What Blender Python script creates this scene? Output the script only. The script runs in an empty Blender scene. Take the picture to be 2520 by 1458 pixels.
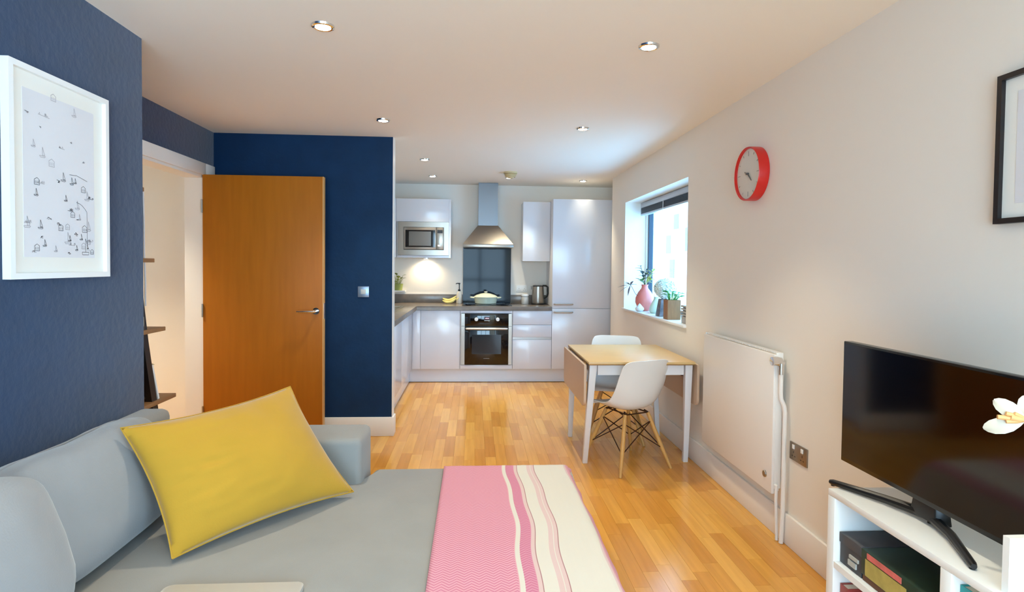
import bpy, bmesh, math, random
from math import sin, cos, pi, radians
from mathutils import Vector, Matrix, noise

SC = bpy.context.scene
COL = SC.collection
rnd = random.Random(7)

# ------------------------------------------------------------------ camera
F_PX, CY, YAW, PITCH, ROLL, EYE = 1435.71, 693.4, .0649, .0278, .0106, 1.3966
fw = Vector((sin(YAW)*cos(PITCH), cos(YAW)*cos(PITCH), -sin(PITCH)))
rt = Vector((cos(YAW), -sin(YAW), 0))
up = rt.cross(fw)
rt2 = cos(ROLL)*rt + sin(ROLL)*up
up2 = -sin(ROLL)*rt + cos(ROLL)*up
cam = bpy.data.cameras.new('camera')
camo = bpy.data.objects.new('camera', cam)
COL.objects.link(camo)
cam.sensor_fit = 'HORIZONTAL'
cam.sensor_width = 36
cam.lens = F_PX/2520*36
cam.shift_y = -(729-CY)/2520
cam.clip_start = .05
cam.clip_end = 200
M = Matrix.Identity(4)
for i in range(3):
    M[i][0], M[i][1], M[i][2] = rt2[i], up2[i], -fw[i]
M.translation = (0, 0, EYE)
camo.matrix_world = M
SC.camera = camo

# ------------------------------------------------------------------ world, exposure
SKY = 11.0
SUN = 3.0
LAMP = 52.0
LAMP_COL = (1.0, .90, .68)
EXPOSURE = .40
world = bpy.data.worlds.new('sky')
SC.world = world
world.use_nodes = True
bg = world.node_tree.nodes['Background']
bg.inputs[0].default_value = (.53, .78, 1.0, 1)
bg.inputs[1].default_value = SKY
SC.view_settings.view_transform = 'Standard'
SC.view_settings.look = 'None'
SC.view_settings.exposure = EXPOSURE
SC.view_settings.gamma = 1
SC.view_settings.use_curve_mapping = False
try:
    SC.cycles.use_denoising = True
    SC.cycles.max_bounces = 12
    SC.cycles.diffuse_bounces = 6
    SC.cycles.sample_clamp_indirect = 8
except Exception:
    pass

sun = bpy.data.lights.new('daylight_sun', 'SUN')
sun.energy = SUN
sun.color = (.62, .84, 1.0)
sun.angle = radians(20)
suno = bpy.data.objects.new('daylight_sun', sun)
suno.rotation_euler = Vector((.75, -.12, -.62)).to_track_quat('-Z', 'Y').to_euler()
suno.location = (0, 0, 12)
COL.objects.link(suno)

def portal(name, loc, rot, sx, sy):
    l = bpy.data.lights.new(name, 'AREA')
    l.shape = 'RECTANGLE'
    l.size, l.size_y = sx, sy
    l.cycles.is_portal = True
    o = bpy.data.objects.new(name, l)
    o.location = loc
    o.rotation_euler = rot
    COL.objects.link(o)

# room constants
H = 2.416
XL1, Y1 = -1.528, 2.804
XL2, Y2, XB = -2.055, 4.763, -.655
XR = 1.597
Y3, YK = 6.885, 7.486
YB = -2.2
WY0, WY1, WZ0, WZ1 = 4.30, 6.125, .957, 2.075
BX0, BX1, BZ0, BZ1 = -1.46, .95, .04, 2.34
SY0, SY1, SZ0, SZ1 = -2.1, -.1, .04, 2.34
portal('window_daylight_portal', (1.93, (WY0+WY1)/2, (WZ0+WZ1)/2), (0, radians(90), 0), WZ1-WZ0, WY1-WY0)
portal('rear_window_daylight_portal', ((BX0+BX1)/2, YB-.12, (BZ0+BZ1)/2), (radians(90), 0, 0), BX1-BX0, BZ1-BZ0)
portal('balcony_door_daylight_portal', (1.93, (SY0+SY1)/2, (SZ0+SZ1)/2), (0, radians(90), 0), SZ1-SZ0, SY1-SY0)

# ------------------------------------------------------------------ materials
def lin(c):
    c = c/255
    return c/12.92 if c <= .04045 else ((c+.055)/1.055)**2.4
def rgb(r, g, b): return (lin(r), lin(g), lin(b), 1)

MATS = {}
def mat(name, col, rough=.5, metal=0, spec=.5, bump=0, bscale=40, var=0, vscale=3, coat=0, stretch=None, emit=0, emitcol=None, sheen=0):
    if name in MATS: return MATS[name]
    m = bpy.data.materials.new(name)
    m.use_nodes = True
    nt = m.node_tree
    b = nt.nodes['Principled BSDF']
    c = rgb(*col)
    b.inputs['Base Color'].default_value = c
    b.inputs['Roughness'].default_value = rough
    b.inputs['Metallic'].default_value = metal
    b.inputs['Specular IOR Level'].default_value = spec
    b.inputs['Coat Weight'].default_value = coat
    if sheen:
        b.inputs['Sheen Weight'].default_value = sheen
        b.inputs['Sheen Roughness'].default_value = .4
    if emit:
        b.inputs['Emission Color'].default_value = emitcol or c
        b.inputs['Emission Strength'].default_value = emit
    if bump or var:
        tc = nt.nodes.new('ShaderNodeTexCoord')
        src = tc.outputs['Object']
        if stretch:
            mp = nt.nodes.new('ShaderNodeMapping')
            mp.inputs['Scale'].default_value = stretch
            nt.links.new(src, mp.inputs['Vector'])
            src = mp.outputs['Vector']
        if bump:
            n = nt.nodes.new('ShaderNodeTexNoise')
            n.inputs['Scale'].default_value = bscale
            n.inputs['Detail'].default_value = 4
            nt.links.new(src, n.inputs['Vector'])
            bp = nt.nodes.new('ShaderNodeBump')
            bp.inputs['Strength'].default_value = bump
            bp.inputs['Distance'].default_value = .01
            nt.links.new(n.outputs['Fac'], bp.inputs['Height'])
            nt.links.new(bp.outputs['Normal'], b.inputs['Normal'])
        if var:
            n2 = nt.nodes.new('ShaderNodeTexNoise')
            n2.inputs['Scale'].default_value = vscale
            n2.inputs['Detail'].default_value = 5
            nt.links.new(src, n2.inputs['Vector'])
            r = nt.nodes.new('ShaderNodeValToRGB')
            r.color_ramp.elements[0].position = .3
            r.color_ramp.elements[1].position = .7
            r.color_ramp.elements[0].color = (c[0]*(1-var), c[1]*(1-var), c[2]*(1-var), 1)
            r.color_ramp.elements[1].color = (min(1, c[0]*(1+var)), min(1, c[1]*(1+var)), min(1, c[2]*(1+var)), 1)
            nt.links.new(n2.outputs['Fac'], r.inputs['Fac'])
            nt.links.new(r.outputs['Color'], b.inputs['Base Color'])
    MATS[name] = m
    return m

W_WALL = mat('wall_paint', (238, 231, 220), .6, bump=.02, bscale=60, spec=.3)
W_CEIL = mat('ceiling_paint', (242, 236, 226), .7, bump=.015, bscale=50, spec=.2)
W_BLUE = mat('blue_paint', (8, 46, 82), .5, bump=.14, bscale=34, spec=.12, var=.10, vscale=7, sheen=1.0)
W_TRIM = mat('white_gloss_trim', (238, 233, 226), .3, spec=.4)
CAB = mat('white_gloss_cabinet', (220, 223, 230), .16, spec=.5)
CABIN = mat('cabinet_carcass', (225, 225, 228), .5)
WORK = mat('grey_laminate_worktop', (128, 118, 108), .22, var=.12, vscale=14, bump=.02, bscale=80)
STEEL = mat('brushed_steel', (176, 168, 158), .3, metal=1, bump=.03, bscale=60, stretch=(1, 1, 12))
CHROME = mat('chrome', (225, 225, 225), .1, metal=1)
BLACKG = mat('black_glass', (6, 6, 12), .05, spec=.6)
SPLASH = mat('smoky_blue_glass', (44, 52, 60), .06, spec=.14)
BLACKP = mat('black_plastic', (14, 13, 13), .35)
WHITEP = mat('white_plastic', (238, 238, 236), .3)
VENEER = mat('oak_veneer_door', (172, 102, 21), .45, var=.06, vscale=5, stretch=(6, 6, .5), spec=.2)
VENE_E = mat('oak_lit_edge', (206, 156, 92), .4)  # paler oak: light on the door edge put into the colour
SOFA = mat('grey_sofa_fabric', (142, 139, 134), .9, bump=.12, bscale=260, spec=.15, sheen=.25, var=.05, vscale=5)
SOFA2 = mat('pale_grey_cushion_fabric', (140, 141, 143), .9, bump=.10, bscale=240, spec=.15, sheen=.3, var=.05, vscale=6)
YELLOW = mat('yellow_velvet', (178, 136, 44), .85, bump=.05, bscale=160, spec=.15, sheen=.4, var=.05, vscale=4)
BIRCH = mat('birch_tabletop', (216, 180, 122), .35, var=.05, vscale=4, stretch=(1, 8, 1), spec=.45)
BIRCHE = mat('birch_edge', (150, 104, 44), .5)
TWHITE = mat('white_lacquer', (226, 222, 220), .4)
SHELLM = mat('white_polypropylene', (226, 225, 220), .4, spec=.4)
BEECH = mat('beech_leg', (198, 150, 82), .45, var=.08, vscale=8, stretch=(8, 8, 1))
WIRE = mat('dark_wire', (70, 42, 22), .4, metal=.6)
RAD = mat('radiator_enamel', (238, 232, 224), .3, spec=.4)
TVB = mat('tv_bezel', (10, 9, 9), .25)
TVS = mat('tv_screen', (7, 4, 4), .09, spec=.6)
BENCH = mat('white_foil_bench', (238, 238, 234), .35, spec=.4)
RED = mat('red_lacquer', (206, 34, 26), .3)
DKWOOD = mat('dark_stained_wood', (36, 24, 20), .4)
SHELFW = mat('walnut_shelf', (150, 108, 66), .5, var=.12, vscale=9, stretch=(6, 1, 1))
FRAMEBK = mat('black_frame', (28, 24, 26), .35)
FRAMEWH = mat('white_frame', (240, 240, 238), .3)
MATB = mat('mat_board', (238, 236, 228), .8)
PAPER = mat('print_paper', (226, 225, 228), .6, var=.03, vscale=2)
INK = mat('print_ink', (72, 70, 74), .7)
INK2 = mat('print_ink_pale', (172, 168, 172), .7)
WINFR = mat('window_frame_grey', (40, 52, 66), .4)
LEAF = mat('leaf_green', (62, 122, 58), .5, var=.2, vscale=20)
LEAFD = mat('leaf_dark', (62, 74, 70), .5, var=.2, vscale=20)
LEAFR = mat('leaf_burgundy', (92, 62, 58), .5, var=.2, vscale=20)
LEAFY = mat('leaf_yellow', (196, 196, 110), .6)
SOIL = mat('soil', (60, 44, 32), .9)
EMITW = mat('lamp_lens', (255, 246, 226), .3, emit=22, emitcol=(1, .9, .74, 1))
GOLD = mat('aged_brass', (150, 108, 56), .35, metal=.8)

def glass_mat(name, tint=(1, 1, 1), ior=1.45):
    m = bpy.data.materials.new(name)
    m.use_nodes = True
    nt = m.node_tree
    nt.nodes.remove(nt.nodes['Principled BSDF'])
    tr = nt.nodes.new('ShaderNodeBsdfTransparent')
    tr.inputs[0].default_value = (*tint, 1)
    gl = nt.nodes.new('ShaderNodeBsdfGlossy')
    gl.inputs['Roughness'].default_value = .02
    fr = nt.nodes.new('ShaderNodeFresnel')
    fr.inputs[0].default_value = ior
    mx = nt.nodes.new('ShaderNodeMixShader')
    ge = nt.nodes.new('ShaderNodeNewGeometry')
    one = nt.nodes.new('ShaderNodeMath'); one.operation = 'SUBTRACT'; one.inputs[0].default_value = 1
    mu = nt.nodes.new('ShaderNodeMath'); mu.operation = 'MULTIPLY'
    nt.links.new(ge.outputs['Backfacing'], one.inputs[1])
    nt.links.new(one.outputs[0], mu.inputs[0])
    nt.links.new(fr.outputs[0], mu.inputs[1])
    nt.links.new(mu.outputs[0], mx.inputs[0])
    nt.links.new(tr.outputs[0], mx.inputs[1])
    nt.links.new(gl.outputs[0], mx.inputs[2])
    nt.links.new(mx.outputs[0], nt.nodes['Material Output'].inputs[0])
    return m
GLASS = glass_mat('window_glass', (.97, .99, 1))
GLASS1 = glass_mat('daylight_dimming_glass', (.56, .72, .84))  # tint added to dim and blue the daylight through the kitchen window
JARGL = glass_mat('jar_glass', (.9, .93, .92))

def floor_mat():
    m = bpy.data.materials.new('oak_strip_floor')
    m.use_nodes = True
    nt = m.node_tree
    b = nt.nodes['Principled BSDF']
    N = nt.nodes.new
    L = nt.links.new
    geo = N('ShaderNodeNewGeometry')
    oi = N('ShaderNodeObjectInfo')
    add = N('ShaderNodeMath'); add.operation = 'ADD'
    fr = N('ShaderNodeMath'); fr.operation = 'FRACT'
    L(geo.outputs['Random Per Island'], add.inputs[0])
    L(oi.outputs['Random'], add.inputs[1])
    L(add.outputs[0], fr.inputs[0])
    mul = N('ShaderNodeMath'); mul.operation = 'MULTIPLY'; mul.inputs[1].default_value = 37
    L(fr.outputs[0], mul.inputs[0])
    cmb = N('ShaderNodeCombineXYZ'); L(mul.outputs[0], cmb.inputs[0]); L(mul.outputs[0], cmb.inputs[2])
    vadd = N('ShaderNodeVectorMath'); L(geo.outputs['Position'], vadd.inputs[0]); L(cmb.outputs[0], vadd.inputs[1])
    mp = N('ShaderNodeMapping'); mp.inputs['Scale'].default_value = (38, 2.2, 1); L(vadd.outputs[0], mp.inputs[0])
    n = N('ShaderNodeTexNoise'); n.inputs['Scale'].default_value = 1; n.inputs['Detail'].default_value = 6; L(mp.outputs[0], n.inputs['Vector'])
    r1 = N('ShaderNodeValToRGB')
    e = r1.color_ramp.elements
    e[0].position = 0; e[0].color = rgb(200, 136, 52)
    e[1].position = 1; e[1].color = rgb(226, 168, 78)
    k = r1.color_ramp.elements.new(.5); k.color = rgb(214, 152, 64)
    L(fr.outputs[0], r1.inputs[0])
    r2 = N('ShaderNodeValToRGB')
    r2.color_ramp.elements[0].position = .35; r2.color_ramp.elements[0].color = (.90, .88, .85, 1)
    r2.color_ramp.elements[1].position = .65; r2.color_ramp.elements[1].color = (1.04, 1.04, 1.04, 1)
    L(n.outputs['Fac'], r2.inputs[0])
    mx = N('ShaderNodeMix'); mx.data_type = 'RGBA'; mx.blend_type = 'MULTIPLY'; mx.inputs['Factor'].default_value = 1
    L(r1.outputs[0], mx.inputs[6]); L(r2.outputs[0], mx.inputs[7])
    L(mx.outputs[2], b.inputs['Base Color'])
    b.inputs['Roughness'].default_value = .2
    b.inputs['Specular IOR Level'].default_value = .5
    return m
OAK = floor_mat()

def throw_mat():
    m = bpy.data.materials.new('striped_cotton_throw')
    m.use_nodes = True
    nt = m.node_tree
    b = nt.nodes['Principled BSDF']
    N = nt.nodes.new
    L = nt.links.new
    def math(op, a, bb=None):
        x = N('ShaderNodeMath'); x.operation = op
        for i, v in enumerate((a, bb)):
            if v is None: continue
            if isinstance(v, (int, float)): x.inputs[i].default_value = v
            else: L(v, x.inputs[i])
        return x.outputs[0]
    uv = N('ShaderNodeUVMap'); uv.uv_map = 'UVMap'
    sp = N('ShaderNodeSeparateXYZ'); L(uv.outputs[0], sp.inputs[0])
    u, v = sp.outputs[0], sp.outputs[1]
    # woven stripes wander a little along their length
    w1 = math('MULTIPLY', math('SINE', math('MULTIPLY', v, 6.5)), .008)
    w2 = math('MULTIPLY', math('SINE', math('MULTIPLY', v, 17)), .004)
    uu = math('ADD', math('ADD', u, w1), w2)
    r = N('ShaderNodeValToRGB'); r.color_ramp.interpolation = 'CONSTANT'
    L(math('MULTIPLY', uu, 1/.8), r.inputs[0])
    pink, pink2 = rgb(206, 152, 162), rgb(196, 136, 152)
    cream, blush, grey = rgb(204, 198, 186), rgb(202, 176, 172), rgb(160, 120, 120)
    st = [(0, pink), (.272, cream), (.290, pink2), (.326, blush), (.338, grey), (.341, cream), (.385, grey), (.3875, blush), (.402, cream), (.406, blush), (.418, grey), (.4215, cream), (.558, blush), (.568, pink), (.61, cream)]
    cr = r.color_ramp
    cr.elements[0].position = 0; cr.elements[0].color = pink
    cr.elements[1].position = st[1][0]/.8; cr.elements[1].color = st[1][1]
    for p, c in st[2:]:
        k = cr.elements.new(p/.8); k.color = c
    # herringbone weave
    zz = math('PINGPONG', math('MULTIPLY', u, 46), 1.0)
    hh = math('FRACT', math('ADD', math('MULTIPLY', v, 72), math('MULTIPLY', zz, 1.3)))
    line = math('GREATER_THAN', hh, .55)
    ispink = math('ADD', math('LESS_THAN', uu, .272), math('MULTIPLY', math('GREATER_THAN', uu, .290), math('LESS_THAN', uu, .326)))
    fac = math('MULTIPLY', math('MULTIPLY', line, ispink), .55)
    mx = N('ShaderNodeMix'); mx.data_type = 'RGBA'
    L(fac, mx.inputs['Factor']); L(r.outputs[0], mx.inputs[6]); mx.inputs[7].default_value = rgb(178, 84, 122)
    L(mx.outputs[2], b.inputs['Base Color'])
    bp = N('ShaderNodeBump'); bp.inputs['Strength'].default_value = .25; bp.inputs['Distance'].default_value = .002
    L(hh, bp.inputs['Height']); L(bp.outputs[0], b.inputs['Normal'])
    b.inputs['Roughness'].default_value = .9
    b.inputs['Specular IOR Level'].default_value = .1
    return m
THROW = throw_mat()

# ------------------------------------------------------------------ mesh builder
class MB:
    def __init__(s): s.bm = bmesh.new()
    def box(s, x0, y0, z0, x1, y1, z1, bev=0, seg=2):
        x0, x1 = min(x0, x1), max(x0, x1); y0, y1 = min(y0, y1), max(y0, y1); z0, z1 = min(z0, z1), max(z0, z1)
        return s.hexa([(x0, y0, z0), (x1, y0, z0), (x1, y1, z0), (x0, y1, z0), (x0, y0, z1), (x1, y0, z1), (x1, y1, z1), (x0, y1, z1)], bev, seg)
    def hexa(s, P, bev=0, seg=2):
        v = [s.bm.verts.new(p) for p in P]
        fs = [s.bm.faces.new([v[i] for i in q]) for q in ((0, 3, 2, 1), (4, 5, 6, 7), (0, 1, 5, 4), (1, 2, 6, 5), (2, 3, 7, 6), (3, 0, 4, 7))]
        if bev:
            es = list({e for f in fs for e in f.edges})
            bmesh.ops.bevel(s.bm, geom=es, offset=bev, segments=seg, affect='EDGES', profile=.5)
        return s
    def cyl(s, p0, p1, r0, r1=None, seg=16, cap=True):
        return s.tube([p0, p1], [r0, r0 if r1 is None else r1], seg, cap)
    def tube(s, pts, r, seg=8, cap=True):
        pts = [Vector(p) for p in pts]
        n = len(pts)
        rs = r if isinstance(r, (list, tuple)) else [r]*n
        rings = []
        t0 = (pts[1]-pts[0]).normalized()
        a = Vector((0, 0, 1)) if abs(t0.z) < .9 else Vector((1, 0, 0))
        nx = t0.cross(a).normalized()
        for i in range(n):
            t = (pts[min(i+1, n-1)]-pts[max(i-1, 0)]).normalized()
            nx = (nx - t*nx.dot(t)).normalized()
            ny = t.cross(nx)
            rings.append([s.bm.verts.new(pts[i]+rs[i]*(cos(2*pi*k/seg)*nx+sin(2*pi*k/seg)*ny)) for k in range(seg)])
        for i in range(n-1):
            for k in range(seg):
                s.bm.faces.new((rings[i][k], rings[i][(k+1) % seg], rings[i+1][(k+1) % seg], rings[i+1][k]))
        if cap:
            s.bm.faces.new(rings[0][::-1]); s.bm.faces.new(rings[-1])
        return s
    def lathe(s, prof, c=(0, 0, 0), seg=24, axis='Z', sx=1, sy=1):
        c = Vector(c)
        def P(r, z, a):
            x, y = r*cos(a)*sx, r*sin(a)*sy
            if axis == 'Z': return c+Vector((x, y, z))
            if axis == 'X': return c+Vector((z, x, y))
            return c+Vector((x, z, y))
        rings = []
        for r, z in prof:
            if r < 1e-5: rings.append([s.bm.verts.new(P(0, z, 0))])
            else: rings.append([s.bm.verts.new(P(r, z, 2*pi*k/seg)) for k in range(seg)])
        for A, B in zip(rings, rings[1:]):
            for k in range(seg):
                k2 = (k+1) % seg
                if len(A) == 1 and len(B) == 1: continue
                if len(A) == 1: s.bm.faces.new((A[0], B[k2], B[k]))
                elif len(B) == 1: s.bm.faces.new((A[k], A[k2], B[0]))
                else: s.bm.faces.new((A[k], A[k2], B[k2], B[k]))
        return s
    def grid(s, fn, nu, nv):
        V = [[s.bm.verts.new(fn(i/nu, j/nv)) for j in range(nv+1)] for i in range(nu+1)]
        for i in range(nu):
            for j in range(nv):
                s.bm.faces.new((V[i][j], V[i+1][j], V[i+1][j+1], V[i][j+1]))
        return V
    def prism(s, pts, a0, a1, axis='Z', bev=0):
        def P(p, a):
            return {'Z': (p[0], p[1], a), 'X': (a, p[0], p[1]), 'Y': (p[0], a, p[1])}[axis]
        A = [s.bm.verts.new(P(p, a0)) for p in pts]
        B = [s.bm.verts.new(P(p, a1)) for p in pts]
        n = len(pts)
        fs = [s.bm.faces.new(A[::-1]), s.bm.faces.new(B)]
        for i in range(n): fs.append(s.bm.faces.new((A[i], A[(i+1) % n], B[(i+1) % n], B[i])))
        if bev:
            es = list({e for f in fs for e in f.edges})
            bmesh.ops.bevel(s.bm, geom=es, offset=bev, segments=3, affect='EDGES', profile=.5)
        return s
    def superq(s, c, hx, hy, hz, e=.4, nu=24, nv=14, fn=None, M=None):
        def sg(v, p): return math.copysign(abs(v)**p, v)
        rings = []
        for j in range(nv+1):
            ph = -pi/2 + pi*j/nv
            row = []
            for i in range(nu):
                th = 2*pi*i/nu
                p = Vector((hx*sg(cos(ph), e)*sg(cos(th), e), hy*sg(cos(ph), e)*sg(sin(th), e), hz*sg(sin(ph), e)))
                if fn: p = fn(p)
                if M: p = M @ p
                row.append(p+Vector(c))
            rings.append(row)
        R = []
        for j, row in enumerate(rings):
            if j in (0, nv): R.append([s.bm.verts.new(row[0])])
            else: R.append([s.bm.verts.new(p) for p in row])
        for A, B in zip(R, R[1:]):
            for k in range(nu):
                k2 = (k+1) % nu
                if len(A) == 1: s.bm.faces.new((A[0], B[k2], B[k]))
                elif len(B) == 1: s.bm.faces.new((A[k], A[k2], B[0]))
                else: s.bm.faces.new((A[k], A[k2], B[k2], B[k]))
        return s

WLOC = {}
def mesh_from(mb, m, smooth=True, ang=35):
    bm = mb.bm
    bmesh.ops.recalc_face_normals(bm, faces=bm.faces)
    me = bpy.data.meshes.new('mesh')
    bm.to_mesh(me)
    bm.free()
    for mm in (m if isinstance(m, (list, tuple)) else [m]): me.materials.append(mm)
    if smooth:
        me.shade_smooth()
        me.set_sharp_from_angle(angle=radians(ang))
    return me

def part(name, mb, m, parent, label=None, kind=None, smooth=True, ang=35):
    """mesh built in world (or thing-local) coordinates, made a child of parent"""
    me = mesh_from(mb, m, smooth, ang)
    o = bpy.data.objects.new(name, me)
    COL.objects.link(o)
    o.parent = parent
    w = WLOC.get(parent.name, Vector((0, 0, 0)))
    me.transform(Matrix.Translation(-w))
    WLOC[o.name] = w
    if label: o['label'] = label
    if kind: o['kind'] = kind
    return o

def tag(o, label, cat, group=None):
    o['label'] = label
    o['category'] = cat
    if group: o['group'] = group
    return o

def thing(name, label, cat, loc=(0, 0, 0), group=None, local=False):
    o = bpy.data.objects.new(name, None)
    o.empty_display_size = .05
    COL.objects.link(o)
    o.location = loc
    WLOC[o.name] = Vector((0, 0, 0)) if local else Vector(loc)
    return tag(o, label, cat, group)

def single(name, mb, m, label, cat, group=None, smooth=True, ang=35):
    me = mesh_from(mb, m, smooth, ang)
    lo = [min(v.co[i] for v in me.vertices) for i in range(3)]
    hi = [max(v.co[i] for v in me.vertices) for i in range(3)]
    base = Vector(((lo[0]+hi[0])/2, (lo[1]+hi[1])/2, lo[2]))
    me.transform(Matrix.Translation(-base))
    o = bpy.data.objects.new(name, me)
    o.location = base
    COL.objects.link(o)
    WLOC[o.name] = base
    return tag(o, label, cat, group)

def struct(name, mb, m, smooth=True):
    me = mesh_from(mb, m, smooth)
    o = bpy.data.objects.new(name, me)
    COL.objects.link(o)
    o['kind'] = 'structure'
    WLOC[o.name] = Vector((0, 0, 0))
    return o

def B(*a, **k): return MB().box(*a, **k)

# ------------------------------------------------------------------ structure
floor = struct('floor', B(-3.4, YB-.1, -.2, 2.0, YK+.1, -.012), OAK)
PL, PW = .50, .0765
plank_me = None
vis, rest = [], []
x = -2.05
row = 0
while x < XR+.2:
    y = YB - rnd.random()*PL
    while y < YK:
        cx, cy2 = x+PW/2, y+PL/2
        seen = (-.74 < cx < XR-.01) and (cy2 < 6.95) and ((cx < .46 and cy2 > 2.55) or (cx >= .46 and cy2 > 1.45))
        (vis if seen else rest).append((x, y))
        y += PL
    x += PW
vis.sort(key=lambda p: p[1])
rest += vis[300:]
vis = vis[:300]
pm = mesh_from(B(0, 0, -.012, PW-.0007, PL-.0007, 0), OAK, False)
for (px, py) in vis:
    o = bpy.data.objects.new('floor_plank', pm)
    COL.objects.link(o)
    o.location = (px, py, 0)
    o.parent = floor
mb = MB()
for (px, py) in rest:
    y0, y1 = max(py, YB), min(py+PL-.0007, YK)
    if px+PW < XR+.25 and y1 > y0: mb.box(px, y0, -.012, px+PW-.0007, y1, 0)
part('floor_plank_field', mb, OAK, floor, kind='stuff', smooth=False)
struct('floor_hall', B(-3.4, 3.2, -.012, -2.06, 5.3, 0), OAK)

struct('ceiling', B(-3.4, YB-.1, H, 2.05, YK+.1, H+.2), W_CEIL)
struct('wall_left', B(-2.2, YB-.1, 0, XL1, Y1, H), W_BLUE)
# recess side wall with the doorway
DY0, DY1, DZ = 3.72, 4.605, 2.065
mb = MB()
mb.box(-2.175, Y1, 0, XL2, DY0, H); mb.box(-2.175, DY1, 0, XL2, Y2+.11, H); mb.box(-2.175, DY0, DZ, XL2, DY1, H)
struct('wall_recess', mb, W_BLUE)
struct('wall_partition', B(XL2, Y2, 0, XB-.004, Y2+.105, H), W_BLUE)
struct('trim_1', B(XB-.004, Y2-.001, 0, XB, Y2+.11, H), W_TRIM)
struct('wall_kitchen_left', MB().box(-1.47, Y2+.105, 0, -1.36, YK, H).box(-1.36, Y2+.105, 0, XB-.004, Y2+.11, H), W_WALL)
struct('wall_kitchen_back', B(-1.47, YK, 0, 2.0, YK+.1, H), W_WALL)
mb = MB()
XO = 1.93
mb.box(XR, YB-.1, 0, XO, SY0, H); mb.box(XR, SY1, 0, XO, WY0, H); mb.box(XR, SY0, 0, XO, SY1, SZ0); mb.box(XR, SY0, SZ1, XO, SY1, H); mb.box(XR, WY1, 0, XO, 6.72, H)
mb.box(XR, WY0, 0, XO, WY1, WZ0-.02); mb.box(XR, WY0, WZ1, XO, WY1, H)
mb.box(1.80, 6.72, 0, XO, YK, H)
struct('wall_right', mb, W_WALL)
mb = MB()
mb.box(-2.2, YB-.12, 0, BX0, YB, H); mb.box(BX1, YB-.12, 0, XO, YB, H)
mb.box(BX0, YB-.12, 0, BX1, YB, BZ0); mb.box(BX0, YB-.12, BZ1, BX1, YB, H)
struct('wall_behind', mb, W_WALL)
mb = MB()
mb.box(-3.4, 3.2, 0, -3.3, 5.3, H); mb.box(-3.4, 3.1, 0, -2.175, 3.2, H); mb.box(-3.4, 5.3, 0, -2.175, 5.4, H)
struct('wall_hall', mb, W_WALL)
# skirting
struct('baseboard_right', B(XR-.016, SY1, 0, XR, 6.72, .155, bev=.004), W_TRIM)
struct('baseboard_left', B(XL1, YB, 0, XL1+.014, Y1, .155, bev=.004), W_TRIM)
mb = MB()
mb.box(-2.04, Y2-.016, 0, XB+.014, Y2, .155, bev=.004); mb.box(XB, Y2, 0, XB+.014, Y2+.11, .155, bev=.004)
struct('baseboard_partition', mb, W_TRIM)
struct('baseboard_recess', MB().box(XL2, Y1, 0, XL2+.014, DY0-.075, .155, bev=.004).box(XL1-.5, Y1, 0, XL1-.002, Y1+.014, .155, bev=.004), W_TRIM)

# door casing and lining
mb = MB()
mb.box(XL2, DY0-.07, 0, XL2+.018, DY0+.012, DZ+.08, bev=.004)
mb.box(XL2, DY1-.012, 0, XL2+.018, Y2-.017, DZ+.08, bev=.004)
mb.box(XL2, DY0+.012, DZ-.012, XL2+.018, DY1-.012, DZ+.08, bev=.004)
tr = struct('trim_2', mb, W_TRIM)
mb = MB()
mb.box(-2.19, DY0, 0, XL2, DY0+.03, DZ); mb.box(-2.19, DY1-.03, 0, XL2, DY1, DZ); mb.box(-2.19, DY0+.03, DZ-.03, XL2, DY1-.03, DZ)
part('door_lining', mb, W_TRIM, tr)

# open door leaf
door = thing('door_1', 'plain oak veneer door standing open against the navy wall', 'door', (-2.03, 4.57, 0))
door['kind'] = 'structure'
part('door_leaf', B(-2.045, 4.548, .008, -1.158, 4.592, 2.056, bev=.001), VENEER, door)
part('lit_edge_strip', B(-1.158, 4.547, .008, -1.150, 4.593, 2.056), VENE_E, door)  # edge strip coloured paler to stand for the light on it
hn = part('door_handle', MB().tube([(-1.205, 4.548, 1.03), (-1.205, 4.497, 1.03), (-1.215, 4.49, 1.03), (-1.335, 4.488, 1.028)], [.010, .010, .010, .008], 12), CHROME, door, label='chrome lever handle')
part('rose', MB().lathe([(0, 0), (.026, 0), (.026, -.009), (.0, -.009)], (-1.205, 4.548, 1.03), 20, 'Y'), CHROME, hn)
part('latch_plate', B(-1.150, 4.56, .97, -1.1485, 4.58, 1.09), CHROME, door)
for hz in (.25, 1.03, 1.82):
    part('hinge', MB().box(-2.053, 4.545, hz-.05, -2.043, 4.594, hz+.05).cyl((-2.048, 4.543, hz-.05), (-2.048, 4.543, hz+.05), .006, seg=10), STEEL, door)

# window in the right wall
win = struct('window_1', MB().box(1.842, WY0, WZ0, 1.888, WY0+.05, WZ1).box(1.842, WY1-.05, WZ0, 1.888, WY1, WZ1).box(1.842, WY0+.05, WZ0, 1.888, WY1-.05, WZ0+.045).box(1.842, WY0+.05, WZ1-.05, 1.888, WY1-.05, WZ1), WINFR)
part('window_pane', B(1.862, WY0+.045, WZ0+.04, 1.868, WY1-.045, WZ1-.045), GLASS1, win)
part('inner_bead', MB().box(1.822, WY1-.022, WZ0, 1.842, WY1, WZ1).box(1.822, WY0, WZ0, 1.842, WY0+.022, WZ1).box(1.822, WY0, WZ0, 1.842, WY1, WZ0+.02), W_TRIM, win)
part('window_sill', B(XR-.022, WY0-.012, WZ0-.02, 1.84, WY1+.012, WZ0, bev=.004), W_TRIM, win)
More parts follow.
